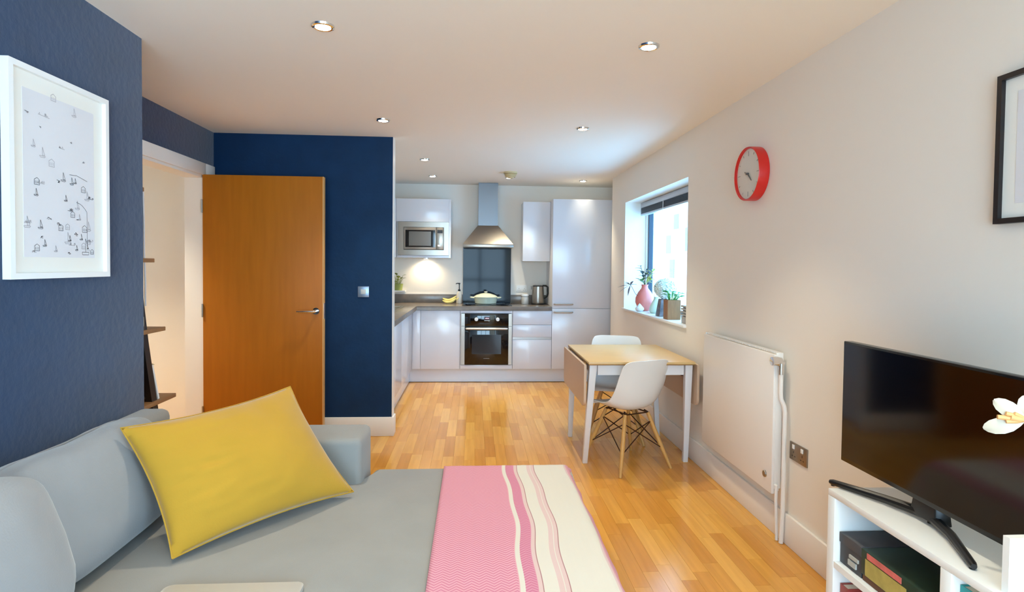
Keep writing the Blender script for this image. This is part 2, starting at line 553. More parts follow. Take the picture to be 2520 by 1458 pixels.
# glazed doors behind the camera
g = MB()
for a in (BX0, -.66, .14, BX1-.06): g.box(a, YB-.1, BZ0, a+.06, YB-.04, BZ1)
for z in (BZ0, .93, BZ1-.06): g.box(BX0, YB-.1, z, BX1, YB-.04, z+.06)
w2 = struct('window_2', g, WINFR)
part('window_pane', B(BX0+.02, YB-.073, BZ0+.02, BX1-.02, YB-.067, BZ1-.02), GLASS, w2)

g = MB()
for a in (SY0, (SY0+SY1)/2-.03, SY1-.06): g.box(1.82, a, SZ0, 1.88, a+.06, SZ1)
for z in (SZ0, SZ1-.06): g.box(1.82, SY0, z, 1.88, SY1, z+.06)
w3 = struct('window_3', g, WINFR)
part('window_pane', B(1.847, SY0+.02, SZ0+.02, 1.853, SY1-.02, SZ1-.02), GLASS, w3)

# rolled-up blind
bl = thing('window_blind', 'silver venetian blind pulled up at the head of the window', 'blind', (1.78, 5.2, 1.93))
part('headrail', B(1.755, WY0+.02, 2.015, 1.80, WY1-.03, 2.068, bev=.003), mat('blind_silver', (196, 200, 206), .35, metal=.4), bl)
mb = MB()
for k in range(9): mb.box(1.752, WY0+.03, 1.955+k*.0065, 1.803, WY1-.04, 1.9585+k*.0065)
part('slat_stack', mb, mat('blind_slat_dark', (58, 60, 70), .4, metal=.3), bl, kind='stuff')
part('bottom_rail', B(1.752, WY0+.03, 1.935, 1.803, WY1-.04, 1.953, bev=.003), MATS['blind_silver'], bl)
part('pull_cord', MB().tube([(1.75, 5.35, 2.02), (1.748, 5.35, 1.9), (1.75, 5.35, 1.93)], .003, 6), WHITEP, bl)

# ------------------------------------------------------------------ outside
fac = thing('apartment_building', 'pale rendered building with small windows seen outside the window', 'building', (8.5, 16, -3))
part('facade', B(8.0, 4, -9, 9.5, 25.2, 8.0), mat('pale_render', (236, 236, 228), .8, bump=.03, bscale=3), fac)
wm = mat('facade_window_glass', (120, 150, 176), .2)
for (yy, zz, hh) in [(22.5, 2.9, .6), (23.4, 1.95, .75), (22.9, .95, .75), (23.9, .1, .6), (21.2, 2.0, .9), (19.4, 2.0, .9), (21.2, 4.6, .9), (19.4, 4.6, .9), (17.0, 2.0, .9), (14.5, 2.0, .9), (12.0, 2.0, .9), (12.0, 4.8, .9), (14.5, 4.8, .9), (17.0, 4.8, .9), (9.0, 2.0, .9), (6.5, 2.0, .9)]:
    wo = part('window_pane', B(7.985, yy, zz, 8.02, yy+.55, zz+hh), wm, fac)
    part('window_surround', MB().box(7.97, yy-.05, zz-.06, 8.01, yy+.6, zz), MATS['pale_render'], wo)

# ------------------------------------------------------------------ ceiling lights
def downlight(x, y, label, k=1.0):
    t = thing('ceiling_downlight', label, 'downlight', (x, y, H), 'recessed ceiling downlights')
    part('trim_ring', MB().lathe([(.034, -.002), (.034, -.009), (.040, -.011), (.047, -.008), (.049, 0), (.034, 0)], (x, y, H), 28), CHROME, t)
    part('lamp_lens', MB().lathe([(0, -.006), (.033, -.006), (.033, -.001), (0, -.001)], (x, y, H), 24), EMITW, t)
    l = bpy.data.lights.new('downlight_beam', 'SPOT')
    l.energy = LAMP*k
    l.color = LAMP_COL
    l.spot_size = radians(88)
    l.spot_blend = .85
    l.shadow_soft_size = .03
    lo = bpy.data.objects.new('downlight_beam', l)
    lo.parent = t
    lo.location = (0, 0, -.016)
    COL.objects.link(lo)
downlight(-.656, 2.578, 'chrome downlight over the sofa, nearest the framed print')
downlight(.795, 2.675, 'chrome downlight above the bare floor near the wall clock')
downlight(-.651, 4.204, 'chrome downlight just in front of the navy wall and oak door')
downlight(.792, 4.303, 'chrome downlight above the drop-leaf table')
downlight(-.488, 5.723, 'chrome downlight beyond the end of the navy wall')
downlight(-.485, 6.781, 'chrome downlight in front of the microwave cabinet')
downlight(.395, 6.786, 'chrome downlight just beyond the smoke detector')
downlight(1.287, 6.924, 'chrome downlight above the tall cabinet')
# lamps behind the camera, and an unseen one added to light the hall
downlight(-.65, .9, 'chrome downlight of the living room behind the sofa end')
downlight(.79, .9, 'chrome downlight of the living room behind the bench end')
downlight(-2.75, 4.2, 'unseen downlight added to light the hall beyond the doorway', 2.6)

sd = thing('smoke_detector', 'cream ribbed smoke detector on the kitchen ceiling', 'smoke detector', (.387, 6.40, H))
cr = mat('aged_cream_plastic', (206, 186, 142), .5)
part('base', MB().lathe([(0, 0), (.075, 0), (.075, -.018), (0, -.018)], (.387, 6.40, H), 28), cr, sd)
part('vent_rings', MB().lathe([(.06, -.018), (.068, -.024), (.060, -.030), (.066, -.036), (.057, -.042), (.062, -.048), (.05, -.056), (.05, -.018)], (.387, 6.40, H), 28), cr, sd)
part('sensor_cap', MB().lathe([(0, -.068), (.03, -.066), (.042, -.056), (0, -.056)], (.387, 6.40, H), 24), cr, sd)

# ------------------------------------------------------------------ kitchen
ZB, ZW = .165, .862
def cab_body(t, x0, x1, y0, y1, z0, z1): part('cabinet_body', B(x0, y0, z0, x1, y1, z1), CABIN, t)
G = .0018
# base run on the back wall
t = thing('base_cabinet', 'white gloss base cabinet in the inner corner beside the oven', 'cabinet', (-.43, 7.2, ZB))
cab_body(t, -.72, -.160, Y3+.02, YK-.005, ZB, ZW)
part('door', B(-.623+G, Y3, ZB, -.160-G, Y3+.019, ZW-.004, bev=.0015), CAB, t)
part('corner_post', B(-.72, Y3, ZB, -.623-G, Y3+.019, ZW-.004, bev=.0015), CAB, t)
t = thing('oven_housing', 'white cabinet housing around the built-in oven', 'cabinet', (.15, 7.2, ZB))
mb = MB().box(-.158, Y3+.02, ZB, -.142, YK-.005, ZW).box(.444, Y3+.02, ZB, .459, YK-.005, ZW).box(-.142, YK-.02, ZB, .444, YK-.005, ZW)
part('cabinet_body', mb, CABIN, t)
part('top_rail', B(-.158+G, Y3, .826, .460-G, Y3+.019, ZW-.004, bev=.0015), CAB, t)
part('bottom_panel', B(-.158+G, Y3, ZB, .460-G, Y3+.019, .212, bev=.0015), CAB, t)
t = thing('drawer_cabinet', 'white drawer cabinet between the oven and the tall cabinet', 'cabinet', (.69, 7.2, ZB))
cab_body(t, .461, .927, Y3+.02, YK-.005, ZB, ZW)
part('drawer', B(.461+G, Y3, .694, .927-G, Y3+.019, ZW-.004, bev=.0015), CAB, t)
part('drawer', B(.461+G, Y3, .545, .927-G, Y3+.019, .690, bev=.0015), CAB, t)
d = part('drawer', B(.461+G, Y3, ZB, .927-G, Y3+.019, .515, bev=.0015), CAB, t)
part('finger_rail', B(.463, Y3+.006, .517, .925, Y3+.018, .544), mat('satin_aluminium', (188, 188, 186), .35, metal=.85), d, label='satin aluminium finger rail')
AL = MATS['satin_aluminium']

t = thing('tall_cabinet', 'tall white gloss cabinet with two doors and bar handles', 'cabinet', (1.26, 7.2, ZB))
cab_body(t, .931, 1.66, Y3+.02, YK-.005, ZB, 2.187)
d1 = part('door', B(.929, Y3, .892, 1.655, Y3+.019, 2.187, bev=.0015), CAB, t)
d2 = part('door', B(.929, Y3, ZB, 1.655, Y3+.019, .887, bev=.0015), CAB, t)
for d, z in ((d1, .940), (d2, .845)):
    part('bar_handle', MB().tube([(.955, Y3, z), (.955, Y3-.02, z), (.962, Y3-.028, z), (1.163, Y3-.028, z), (1.17, Y3-.02, z), (1.17, Y3, z)], .011, 8), AL, d, label='satin bar handle')

# left run
for i, (a, b, lab) in enumerate([(5.90, Y3-.005, 'white base cabinet under the sink, touching the inner corner'), (4.90, 5.895, 'white base cabinet behind the end of the navy wall')]):
    t = thing('base_cabinet', lab, 'cabinet', (-1.0, (a+b)/2, ZB))
    cab_body(t, -1.35, -.74, a, b, ZB, ZW)
    part('door', B(-.739, a+G, ZB, -.72, b-G, ZW-.004, bev=.0015), CAB, t)
struct('trim_3', MB().box(-.757, Y3+.05, .005, 1.66, Y3+.068, .160).box(-.775, 4.88, .005, -.757, Y3+.068, .160), CAB)

# worktop with upstand
wt = thing('worktop', 'grey stone-effect kitchen worktop along two walls', 'worktop', (0, 7.1, .865))
mb = MB()
mb.prism([(-1.355, 4.885), (-.668, 4.885), (-.668, 6.862), (.927, 6.862), (.927, YK-.004), (-1.355, YK-.004)], ZW+.001, .910, 'Z', bev=.004)
part('slab', mb, WORK, wt)
for (a, b) in ((-1.355, -.144), (.472, .927)):
    us = part('upstand', B(a, YK-.022, .910, b, YK-.003, 1.018, bev=.002), WORK, wt)
    part('upstand_cap', B(a, YK-.022, 1.018, b, YK-.003, 1.024), W_TRIM, us)

sp = single('glass_splashback', B(-.142, YK-.012, .912, .470, YK-.002, 1.628), SPLASH, 'dark smoky glass splashback behind the hob', 'splashback')
hob = thing('hob', 'black glass hob set into the worktop', 'hob', (.16, 7.18, .912))
part('glass_top', B(-.135, 6.935, .911, .455, 7.44, .917, bev=.002), BLACKG, hob)
for (hx, hy, hr) in [(.0, 7.06, .08), (.31, 7.06, .095), (.0, 7.31, .095), (.31, 7.31, .08)]:
    part('cooking_ring', MB().lathe([(hr, .9172), (hr-.004, .9172)], (hx, hy, 0), 32), mat('ring_grey', (70, 70, 74), .3), hob)

sk = thing('sink', 'stainless steel inset sink with drainer in the worktop', 'sink', (-1.0, 6.1, .91))
mb = MB()
for (a0, b0, a1, b1) in [(-1.24, 5.55, -1.22, 6.72), (-.82, 5.55, -.80, 6.72), (-1.22, 5.55, -.82, 5.57), (-1.22, 6.70, -.82, 6.72)]: mb.box(a0, b0, .911, a1, b1, .919, bev=.002)
part('rim', mb, STEEL, sk)
part('drainer', B(-1.22, 5.57, .911, -.82, 6.2, .913), STEEL, sk)
mb = MB()
mb.box(-1.20, 6.22, .911, -.84, 6.69, .912); mb.lathe([(0, .9125), (.03, .9125), (.034, .914), (.036, .912)], (-1.02, 6.45, 0), 20)
part('bowl', mb, STEEL, sk)
part('drain_rib', MB().box(-1.17, 5.62, .913, -1.155, 6.15, .915).box(-1.08, 5.62, .913, -1.065, 6.15, .915).box(-.99, 5.62, .913, -.975, 6.15, .915).box(-.90, 5.62, .913, -.885, 6.15, .915), STEEL, sk)

# oven
ov = thing('built_in_oven', 'black glass built-in oven with steel side trims', 'oven', (.15, 7.1, .215))
part('oven_body', B(-.140, Y3+.02, .216, .442, 7.42, .822), BLACKP, ov)
part('side_trim', B(-.146, Y3-.012, .218, -.106, Y3+.018, .671), STEEL, ov)
part('side_trim', B(-.146, Y3-.012, .675, -.106, Y3+.018, .822), STEEL, ov)
part('side_trim', B(.412, Y3-.012, .218, .448, Y3+.018, .671), STEEL, ov)
part('side_trim', B(.412, Y3-.012, .675, .448, Y3+.018, .822), STEEL, ov)
cp = part('control_panel', B(-.105, Y3-.016, .676, .411, Y3+.018, .822, bev=.002), BLACKG, ov)
for kx in (.030, .282):
    part('dial', MB().lathe([(0, -.03), (.017, -.03), (.021, -.026), (.022, 0), (0, 0)], (kx, Y3-.016, .757), 22, 'Y'), WHITEP, cp, label='white rotary dial')
part('display', B(.122, Y3-.0172, .752, .192, Y3-.016, .787), mat('oven_display', (60, 16, 28), .2), cp)
mb = MB()
for k in range(5): mb.box(.136+k*.009, Y3-.0180, .764, .142+k*.009, Y3-.0172, .774 if k % 2 else .770)
part('display_digits', mb, mat('display_digits', (240, 190, 200), .4, emit=1.0), cp)
part('button_row', B(.124, Y3-.0172, .738, .190, Y3-.016, .744), WHITEP, cp)
od = part('oven_door', B(-.105, Y3-.018, .220, .411, Y3+.018, .670, bev=.003), BLACKG, ov)
part('door_window', B(-.020, Y3-.0185, .345, .325, Y3-.018, .575), mat('oven_window', (28, 36, 42), .12), od)
part('handle', MB().tube([(-.088, Y3-.018, .647), (-.086, Y3-.045, .647), (-.07, Y3-.05, .648), (.375, Y3-.05, .648), (.392, Y3-.045, .647), (.394, Y3-.018, .647)], [.009, .010, .012, .012, .010, .009], 12), mat('satin_white_metal', (226, 220, 214), .3, metal=.5), od, label='pale satin bar handle')
mb = MB()
for k in range(8): mb.box(.118+k*.009, Y3-.0189, .289, .124+k*.009, Y3-.018, .294 + .001*(k % 2))
part('maker_mark', mb, mat('mark_grey', (140, 140, 140), .5), od)

# wall cabinets
YU = 7.14
t = thing('wall_cabinet', 'white wall cabinet holding the microwave, with a flap door above it', 'cabinet', (-.61, 7.3, 1.48))
mb = MB().box(-.945, YU+.02, 1.478, -.925, YK-.004, 2.19).box(-.308, YU, 1.478, -.288, YK-.004, 2.19).box(-.925, YU, 1.478, -.308, YK-.004, 1.505).box(-.925, YU+.02, 1.915, -.308, YK-.004, 2.19).box(-.925, YK-.03, 1.505, -.308, YK-.004, 1.915)
part('cabinet_body', mb, CAB, t)
part('flap_door', B(-.945, YU, 1.914, -.309, YU+.019, 2.19, bev=.0015), CAB, t)
t = thing('wall_cabinet', 'white wall cabinet in the corner behind the navy wall end', 'cabinet', (-1.15, 7.3, 1.48))
part('cabinet_body', B(-1.355, YU+.02, 1.478, -.948, YK-.004, 2.19), CAB, t)
part('door', B(-1.355, YU, 1.478, -.948, YU+.019, 2.19, bev=.0015), CAB, t)
t = thing('wall_cabinet', 'narrow white wall cabinet joined to the tall cabinet', 'cabinet', (.76, 7.3, 1.45))
part('cabinet_body', B(.596, YU+.02, 1.452, .928, YK-.004, 2.175), CAB, t)
part('door', B(.593, YU, 1.450, .928, YU+.019, 2.177, bev=.0015), CAB, t)

mw = thing('built_in_microwave', 'stainless steel microwave built into the wall cabinet', 'microwave', (-.61, 7.25, 1.51))
mb = MB()
mb.box(-.924, YU-.012, 1.508, -.855, YU+.01, 1.911); mb.box(-.370, YU-.012, 1.508, -.309, YU+.01, 1.911)
mb.box(-.855, YU-.012, 1.508, -.370, YU+.01, 1.572); mb.box(-.855, YU-.012, 1.848, -.370, YU+.01, 1.911)
part('trim_frame', mb, STEEL, mw)
part('microwave_body', B(-.853, YU+.012, 1.574, -.372, 7.44, 1.846), BLACKP, mw)
dr = part('door', B(-.851, YU-.020, 1.578, -.463, YU+.008, 1.843, bev=.003), STEEL, mw)
part('door_glass', B(-.832, YU-.0215, 1.605, -.475, YU-.020, 1.812), BLACKG, dr)
part('door_window', B(-.790, YU-.0222, 1.622, -.525, YU-.0215, 1.795), mat('microwave_window', (92, 92, 92), .2), dr)
cpn = part('control_panel', B(-.461, YU-.020, 1.578, -.374, YU+.008, 1.843, bev=.003), STEEL, mw)
part('display', B(-.450, YU-.0215, 1.775, -.385, YU-.020, 1.815), BLACKP, cpn)
part('door_button', B(-.444, YU-.0235, 1.614, -.412, YU-.020, 1.634, bev=.001), WHITEP, cpn)

hd = thing('cooker_hood', 'stainless steel pyramid cooker hood with chimney', 'cooker hood', (.17, 7.25, 1.61))
part('lip', B(-.138, 7.02, 1.610, .470, YK-.003, 1.650, bev=.002), STEEL, hd)
part('canopy', MB().hexa([(-.136, 7.022, 1.650), (.468, 7.022, 1.650), (.468, YK-.003, 1.650), (-.136, YK-.003, 1.650), (.040, 7.25, 1.886), (.293, 7.25, 1.886), (.293, YK-.003, 1.886), (.040, YK-.003, 1.886)]), STEEL, hd)
part('chimney', B(.046, 7.256, 1.886, .287, YK-.003, H-.003), mat('polished_steel', (122, 124, 128), .35, metal=1), hd)

ul = thing('undercabinet_light', 'small round lamp under the microwave cabinet', 'lamp', (-.605, 7.36, 1.462))
part('housing', MB().lathe([(0, 1.478), (.034, 1.478), (.034, 1.466), (.028, 1.466), (.028, 1.470), (0, 1.470)], (-.605, 7.40, 0), 24), CHROME, ul)
part('lens', MB().lathe([(0, 1.4655), (.027, 1.4655), (.027, 1.4695), (0, 1.4695)], (-.605, 7.40, 0), 20), EMITW, ul)
l = bpy.data.lights.new('undercabinet_beam', 'SPOT')
l.energy = 9; l.color = (1, .80, .50); l.spot_size = radians(150); l.spot_blend = .8; l.shadow_soft_size = .02
lo = bpy.data.objects.new('undercabinet_beam', l); lo.parent = ul
lo.location = Vector((-.605, 7.40, 1.455)) - Vector(ul.location)
lo.rotation_euler = (radians(8), 0, 0)
COL.objects.link(lo)

def socket(name, label, cx, cy, cz, axis, w, h, m, n=2):
    """axis 'X': on the right wall facing -X, 'Y': on a wall facing -Y"""
    t = thing(name, label, 'socket', (cx, cy, cz-h/2))
    def bx(a0, z0, a1, z1, d0, d1, bev=0):
        if axis == 'X': return MB().box(cx-d1, cy+a0, cz+z0, cx-d0, cy+a1, cz+z1, bev=bev)
        return MB().box(cx+a0, cy-d1, cz+z0, cx+a1, cy-d0, cz+z1, bev=bev)
    part('face_plate', bx(-w/2, -h/2, w/2, h/2, 0, .008, .002), m, t)
    for k in range(n):
        a = 0 if n == 1 else (-w/4+k*w/2)
        part('rocker_switch', bx(a-.009, h*.16, a+.009, h*.40, .008, .012, .001), WHITEP, t)
        mb = MB()
        for (da, dz, sw, sh) in ((0, -.002, .004, .011), (-.011, -.022, .009, .004), (.011, -.022, .009, .004)):
            q = bx(a+da-sw/2, dz-sh/2, a+da+sw/2, dz+sh/2, .008, .0086)
            me = bpy.data.meshes.new('x'); q.bm.to_mesh(me); q.bm.free(); mb.bm.from_mesh(me); bpy.data.meshes.remove(me)
        part('pin_holes', mb, BLACKP, t)
    return t
socket('wall_socket', 'white socket plate on the kitchen wall beside the kettle', .612, YK, 1.100, 'Y', .138, .086, WHITEP, 2)
socket('wall_socket', 'brushed steel double socket below and beside the radiator', XR, 2.735, .487, 'X', .150, .088, mat('brushed_nickel', (150, 136, 120), .35, metal=.8), 2)

# kettle
kx, ky = .80, 7.27
kt = thing('kettle', 'brushed steel jug kettle with black handle and lid', 'kettle', (kx, ky, .912))
part('kettle_base', MB().lathe([(0, .911), (.082, .911), (.085, .917), (.080, .926), (0, .926)], (kx, ky, 0), 28), BLACKP, kt)
part('jug', MB().lathe([(0, .927), (.076, .927), (.078, .935), (.074, 1.06), (.069, 1.135), (0, 1.137)], (kx, ky, 0), 32), STEEL, kt)
part('lid', MB().lathe([(0, 1.152), (.05, 1.151), (.066, 1.146), (.070, 1.136), (0, 1.136)], (kx, ky, 0), 28), BLACKP, kt)
part('handle', MB().tube([(kx+.055, ky-.02, 1.147), (kx+.095, ky-.03, 1.146), (kx+.118, ky-.036, 1.13), (kx+.120, ky-.036, 1.05), (kx+.108, ky-.033, 1.01), (kx+.075, ky-.02, .985)], [.010, .012, .012, .011, .010, .009], 10), BLACKP, kt)
part('spout', MB().hexa([(kx-.085, ky-.018, 1.10), (kx-.066, ky-.03, 1.09), (kx-.066, ky+.03, 1.09), (kx-.085, ky+.018, 1.10), (kx-.092, ky-.016, 1.138), (kx-.062, ky-.03, 1.138), (kx-.062, ky+.03, 1.138), (kx-.092, ky+.016, 1.138)]), STEEL, kt)
tr = single('serving_tray', B(kx-.12, ky-.10, .9105, kx+.19, ky+.15, .9109), mat('dark_tray', (64, 58, 54), .4), 'dark flat tray under the kettle', 'tray')
jr = thing('storage_jar', 'small clear jar with white lid beside the kettle', 'jar', (.640, 7.30, .911))
part('glass_body', MB().lathe([(0, .911), (.044, .911), (.047, .918), (.047, .995), (.04, 1.01), (.04, 1.014), (0, 1.014)], (.640, 7.30, 0), 24), mat('frosted_jar', (196, 192, 184), .25, spec=.6), jr)
part('lid', MB().lathe([(0, 1.036), (.046, 1.036), (.049, 1.03), (.049, 1.014), (0, 1.014)], (.640, 7.30, 0), 24), WHITEP, jr)

# casserole
px, py = .145, 7.20
CER = mat('celadon_enamel', (214, 216, 190), .2, spec=.6)
cs = thing('casserole_dish', 'pale green lidded casserole dish on the hob', 'casserole', (px, py, .918))
part('pot', MB().lathe([(0, .918), (.115, .918), (.130, .925), (.142, .985), (.145, .997), (0, .997)], (px, py, 0), 36, sy=.8), CER, cs)
ld = part('lid', MB().lathe([(.150, .997), (.152, 1.004), (.12, 1.026), (.06, 1.046), (.02, 1.052), (0, 1.052), (0, .997)], (px, py, 0), 36, sy=.8), CER, cs)
part('knob', MB().lathe([(0, 1.072), (.02, 1.071), (.026, 1.066), (.018, 1.060), (.010, 1.051), (0, 1.051)], (px, py, 0), 20), mat('pale_knob', (228, 222, 204), .3), ld)
for s in (-1, 1):
    part('side_handle', MB().tube([(px+s*.138, py-.045, .992), (px+s*.180, py-.035, .997), (px+s*.188, py, .998), (px+s*.180, py+.035, .997), (px+s*.138, py+.045, .992)], [.008, .009, .009, .009, .008], 8), CER, cs)

# bottle and bananas beside the hob
bx_, by_ = -.185, 7.36
bt = thing('dispenser_bottle', 'tall white bottle with dark pump top beside the hob', 'bottle', (bx_, by_, .911))
part('bottle_body', MB().lathe([(0, .911), (.034, .911), (.036, .918), (.035, 1.02), (.026, 1.05), (.014, 1.065), (0, 1.065)], (bx_, by_, 0), 24), mat('bone_ceramic', (226, 216, 200), .35), bt)
pp = part('pump_stem', MB().lathe([(.015, 1.062), (.015, 1.085), (.006, 1.09), (.006, 1.15), (.012, 1.155), (.012, 1.168), (0, 1.168)], (bx_, by_, 0), 16), BLACKP, bt)
part('nozzle', MB().tube([(bx_, by_, 1.162), (bx_-.03, by_-.01, 1.163), (bx_-.042, by_-.014, 1.155)], .005, 8), BLACKP, pp)
bn = thing('bananas', 'pale yellow bananas lying on the worktop beside the bottle', 'bananas', (-.30, 7.30, .911))
BAN = mat('banana_skin', (232, 212, 128), .45, var=.06, vscale=20)
for i, (oy, oz, hgt) in enumerate([(0, .014, .01), (.028, .040, .012)]):
    pts = []
    rs = []
    for k in range(11):
        a = k/10
        pts.append((-.39+.17*a, 7.30+oy-.03*sin(pi*a), .913+oz+.035*abs(a-.4)**2*4+.002))
        rs.append(.004 if k in (0,) else (.006 if k == 10 else .016*min(1, .45+2.2*min(a, 1-a))))
    part('banana', MB().tube(pts, rs, 8), BAN, bn)
part('stalk', MB().tube([(-.222, 7.30, .955), (-.20, 7.315, .975), (-.190, 7.315, .985)], [.009, .007, .006], 8), BAN, bn)

# corner shelf with plant
sh = single('floating_shelf', B(-1.358, YK-.15, 1.050, -.86, YK-.003, 1.068), W_TRIM, 'slim white wall shelf above the corner worktop', 'shelf')
def leaf_at(mb, p, d, ln, wd, upv=Vector((0, 0, 1)), droop=.25):
    p = Vector(p); d = Vector(d).normalized()
    sdir = d.cross(upv)
    if sdir.length < 1e-3: sdir = Vector((1, 0, 0))
    sdir.normalize()
    n = sdir.cross(d)
    prof = [(0, .05), (.2, .6), (.45, 1), (.7, .8), (.9, .35), (1, .02)]
    rows = []
    for t_, w_ in prof:
        c = p + d*ln*t_ - Vector((0, 0, 1))*droop*ln*t_*t_
        rows.append([mb.bm.verts.new(c+sdir*wd*w_*k+n*abs(k)*wd*.25*w_) for k in (-1, 0, 1)])
    for a, b in zip(rows, rows[1:]):
        for k in range(2): mb.bm.faces.new((a[k], a[k+1], b[k+1], b[k]))
pl = thing('potted_plant', 'leafy plant in a green pot on the corner wall shelf', 'plant', (-.96, 7.41, 1.068))
part('pot', MB().lathe([(0, 1.068), (.052, 1.068), (.066, 1.15), (.060, 1.15), (.055, 1.135), (0, 1.135)], (-.955, 7.41, 0), 24), mat('olive_pot', (150, 158, 84), .4), pl)
part('soil', MB().lathe([(0, 1.137), (.055, 1.137), (0, 1.136)], (-.955, 7.41, 0), 16), SOIL, pl)
rr = random.Random(3)
for k in range(16):
    a = rr.uniform(0, 2*pi)
    mb = MB()
    base = (-.955+.02*cos(a), 7.41+.012*sin(a), 1.137)
    tip = (-.955+.06*cos(a), 7.405+.022*sin(a), 1.16+rr.random()*.11)
    mb.tube([base, tip], .0025, 5)
    leaf_at(mb, tip, (cos(a), .35*sin(a), .5), .05, .022)
    part('leaf', mb, mat('olive_leaf', (140, 148, 62), .5, var=.2, vscale=20), pl, ang=60)

# ------------------------------------------------------------------ dining table
TX0, TX1, TY0, TY1, TZ = .785, 1.530, 3.915, 4.80, .742
tb = thing('drop_leaf_table', 'white-legged drop-leaf table with pale wooden top', 'table', ((TX0+TX1)/2, (TY0+TY1)/2, 0))
part('table_top', B(TX0, TY0, TZ-.016, TX1, TY1, TZ, bev=.002), BIRCH, tb)
part('top_edge', B(TX0+.002, TY0+.002, TZ-.022, TX1-.002, TY1-.002, TZ-.016), BIRCHE, tb)
def rrect(y0, y1, z0, z1, r):
    P = [(y0, z1), (y1, z1)]
    for k in range(7): a = k/6*pi/2; P.append((y1-r+r*cos(a), z0+r-r*sin(a)))
    for k in range(7): a = k/6*pi/2; P.append((y0+r-r*sin(a), z0+r-r*cos(a)))
    return P
LEAFM = mat('table_leaf_outer', (206, 178, 150), .45)
part('drop_leaf', MB().prism(rrect(TY0, TY1, .435, TZ-.020, .05), TX0-.032, TX0-.015, 'X'), LEAFM, tb)
part('drop_leaf', MB().prism(rrect(TY0, TY1, .435, TZ-.020, .05), TX1+.012, TX1+.029, 'X'), LEAFM, tb)
mb = MB()
for yy in (TY0+.09, TY1-.15):
    mb.box(TX0-.014, yy, TZ-.05, TX0-.002, yy+.06, TZ-.018); mb.box(TX1, yy, TZ-.05, TX1+.011, yy+.06, TZ-.018)
part('leaf_hinges', mb, GOLD, tb)
mb = MB()
mb.box(TX0+.07, TY0+.035, TZ-.095, TX1-.07, TY0+.053, TZ-.022); mb.box(TX0+.07, TY1-.053, TZ-.095, TX1-.07, TY1-.035, TZ-.022)
mb.box(TX0+.04, TY0+.06, TZ-.095, TX0+.058, TY1-.06, TZ-.022); mb.box(TX1-.058, TY0+.06, TZ-.095, TX1-.04, TY1-.06, TZ-.022)
part('apron', mb, TWHITE, tb)
for (sx, sy) in ((0, 0), (1, 0), (0, 1), (1, 1)):
    xt = TX0+.012 if sx == 0 else TX1-.012-.05
    yt = TY0+.02 if sy == 0 else TY1-.02-.05
    xb = TX0-.008 if sx == 0 else TX1+.008-.034
    yb = TY0+.13 if sy == 0 else TY1-.085-.034
    part('leg', MB().hexa([(xb, yb, 0), (xb+.034, yb, 0), (xb+.034, yb+.034, 0), (xb, yb+.034, 0), (xt, yt, TZ-.022), (xt+.05, yt, TZ-.022), (xt+.05, yt+.05, TZ-.022), (xt, yt+.05, TZ-.022)], bev=.003), TWHITE, tb)
part('leaf_catch', B(TX1-.010, 4.16, .60, TX1+.011, 4.18, .66), mat('catch_brown', (96, 52, 22), .5), tb)

# ------------------------------------------------------------------ chairs
def chair_shell():
    spine = [(.225, .420), (.215, .440), (.17, .442), (.08, .430), (-.02, .424), (-.10, .432), (-.155, .462), (-.190, .520), (-.212, .60), (-.230, .69), (-.245, .77), (-.252, .815)]
    half = [.17, .205, .225, .235, .238, .236, .232, .226, .224, .218, .206, .186]
    cup = [.010, .020, .035, .050, .065, .078, .085, .080, .060, .045, .030, .018]  # lift of the sides along the surface normal
    n = len(spine)
    NS = 44
    def cat(arr, t):
        t = t*(len(arr)-1); i = min(int(t), len(arr)-2); f_ = t-i
        g = lambda k: arr[max(0, min(len(arr)-1, k))]
        p0, p1, p2, p3 = g(i-1), g(i), g(i+1), g(i+2)
        return .5*((2*p1)+(-p0+p2)*f_+(2*p0-5*p1+4*p2-p3)*f_*f_+(-p0+3*p1-3*p2+p3)*f_**3)
    ys, zs = [s[0] for s in spine], [s[1] for s in spine]
    def fn(a, b):
        y, z = cat(ys, a), cat(zs, a)
        d = 1e-3
        ty, tz = cat(ys, min(1, a+d))-cat(ys, max(0, a-d)), cat(zs, min(1, a+d))-cat(zs, max(0, a-d))
        L_ = math.hypot(ty, tz) or 1
        ny, nz = tz/L_, -ty/L_     # towards the sitter
        u = b*2-1
        w = cat(half, a); c = cat(cup, a)
        corner = max(0, (a-.90)/.10)
        lift = c*(abs(u)**2.4)
        yy = y + ny*lift; zz = z + nz*lift
        zz -= corner*.016*abs(u)**6
        return Vector((w*u, yy, zz))
    mb = MB()
    V = mb.grid(fn, NS, 20)
    bmesh.ops.recalc_face_normals(mb.bm, faces=mb.bm.faces)
    bmesh.ops.solidify(mb.bm, geom=mb.bm.faces[:], thickness=.006)
    return mesh_from(mb, SHELLM, True, 60)
shell_me = chair_shell()
def leg_mesh(sx, sy):
    return mesh_from(MB().tube([(sx*.105, sy*.115, .405), (sx*.17, sy*.175, .19), (sx*.232, sy*.232, .0)], [.013, .0165, .010], 12), BEECH)
leg_mes = [leg_mesh(a, b) for a, b in ((1, 1), (-1, 1), (1, -1), (-1, -1))]
def wire_mesh(p, q, r=.0042): return mesh_from(MB().tube([p, q], r, 6), WIRE)
def lp(sx, sy, z):
    t_ = (.405-z)/.405
    return (sx*(.105+.127*t_), sy*(.115+.117*t_), z)
wires = []
for (a, b) in (((1, 1), (1, -1)), ((-1, 1), (-1, -1)), ((1, 1), (-1, 1)), ((1, -1), (-1, -1))):
    wires.append(wire_mesh(lp(*a, .345), lp(*b, .145)))
    wires.append(wire_mesh(lp(*a, .145), lp(*b, .345)))
mnt = MB()
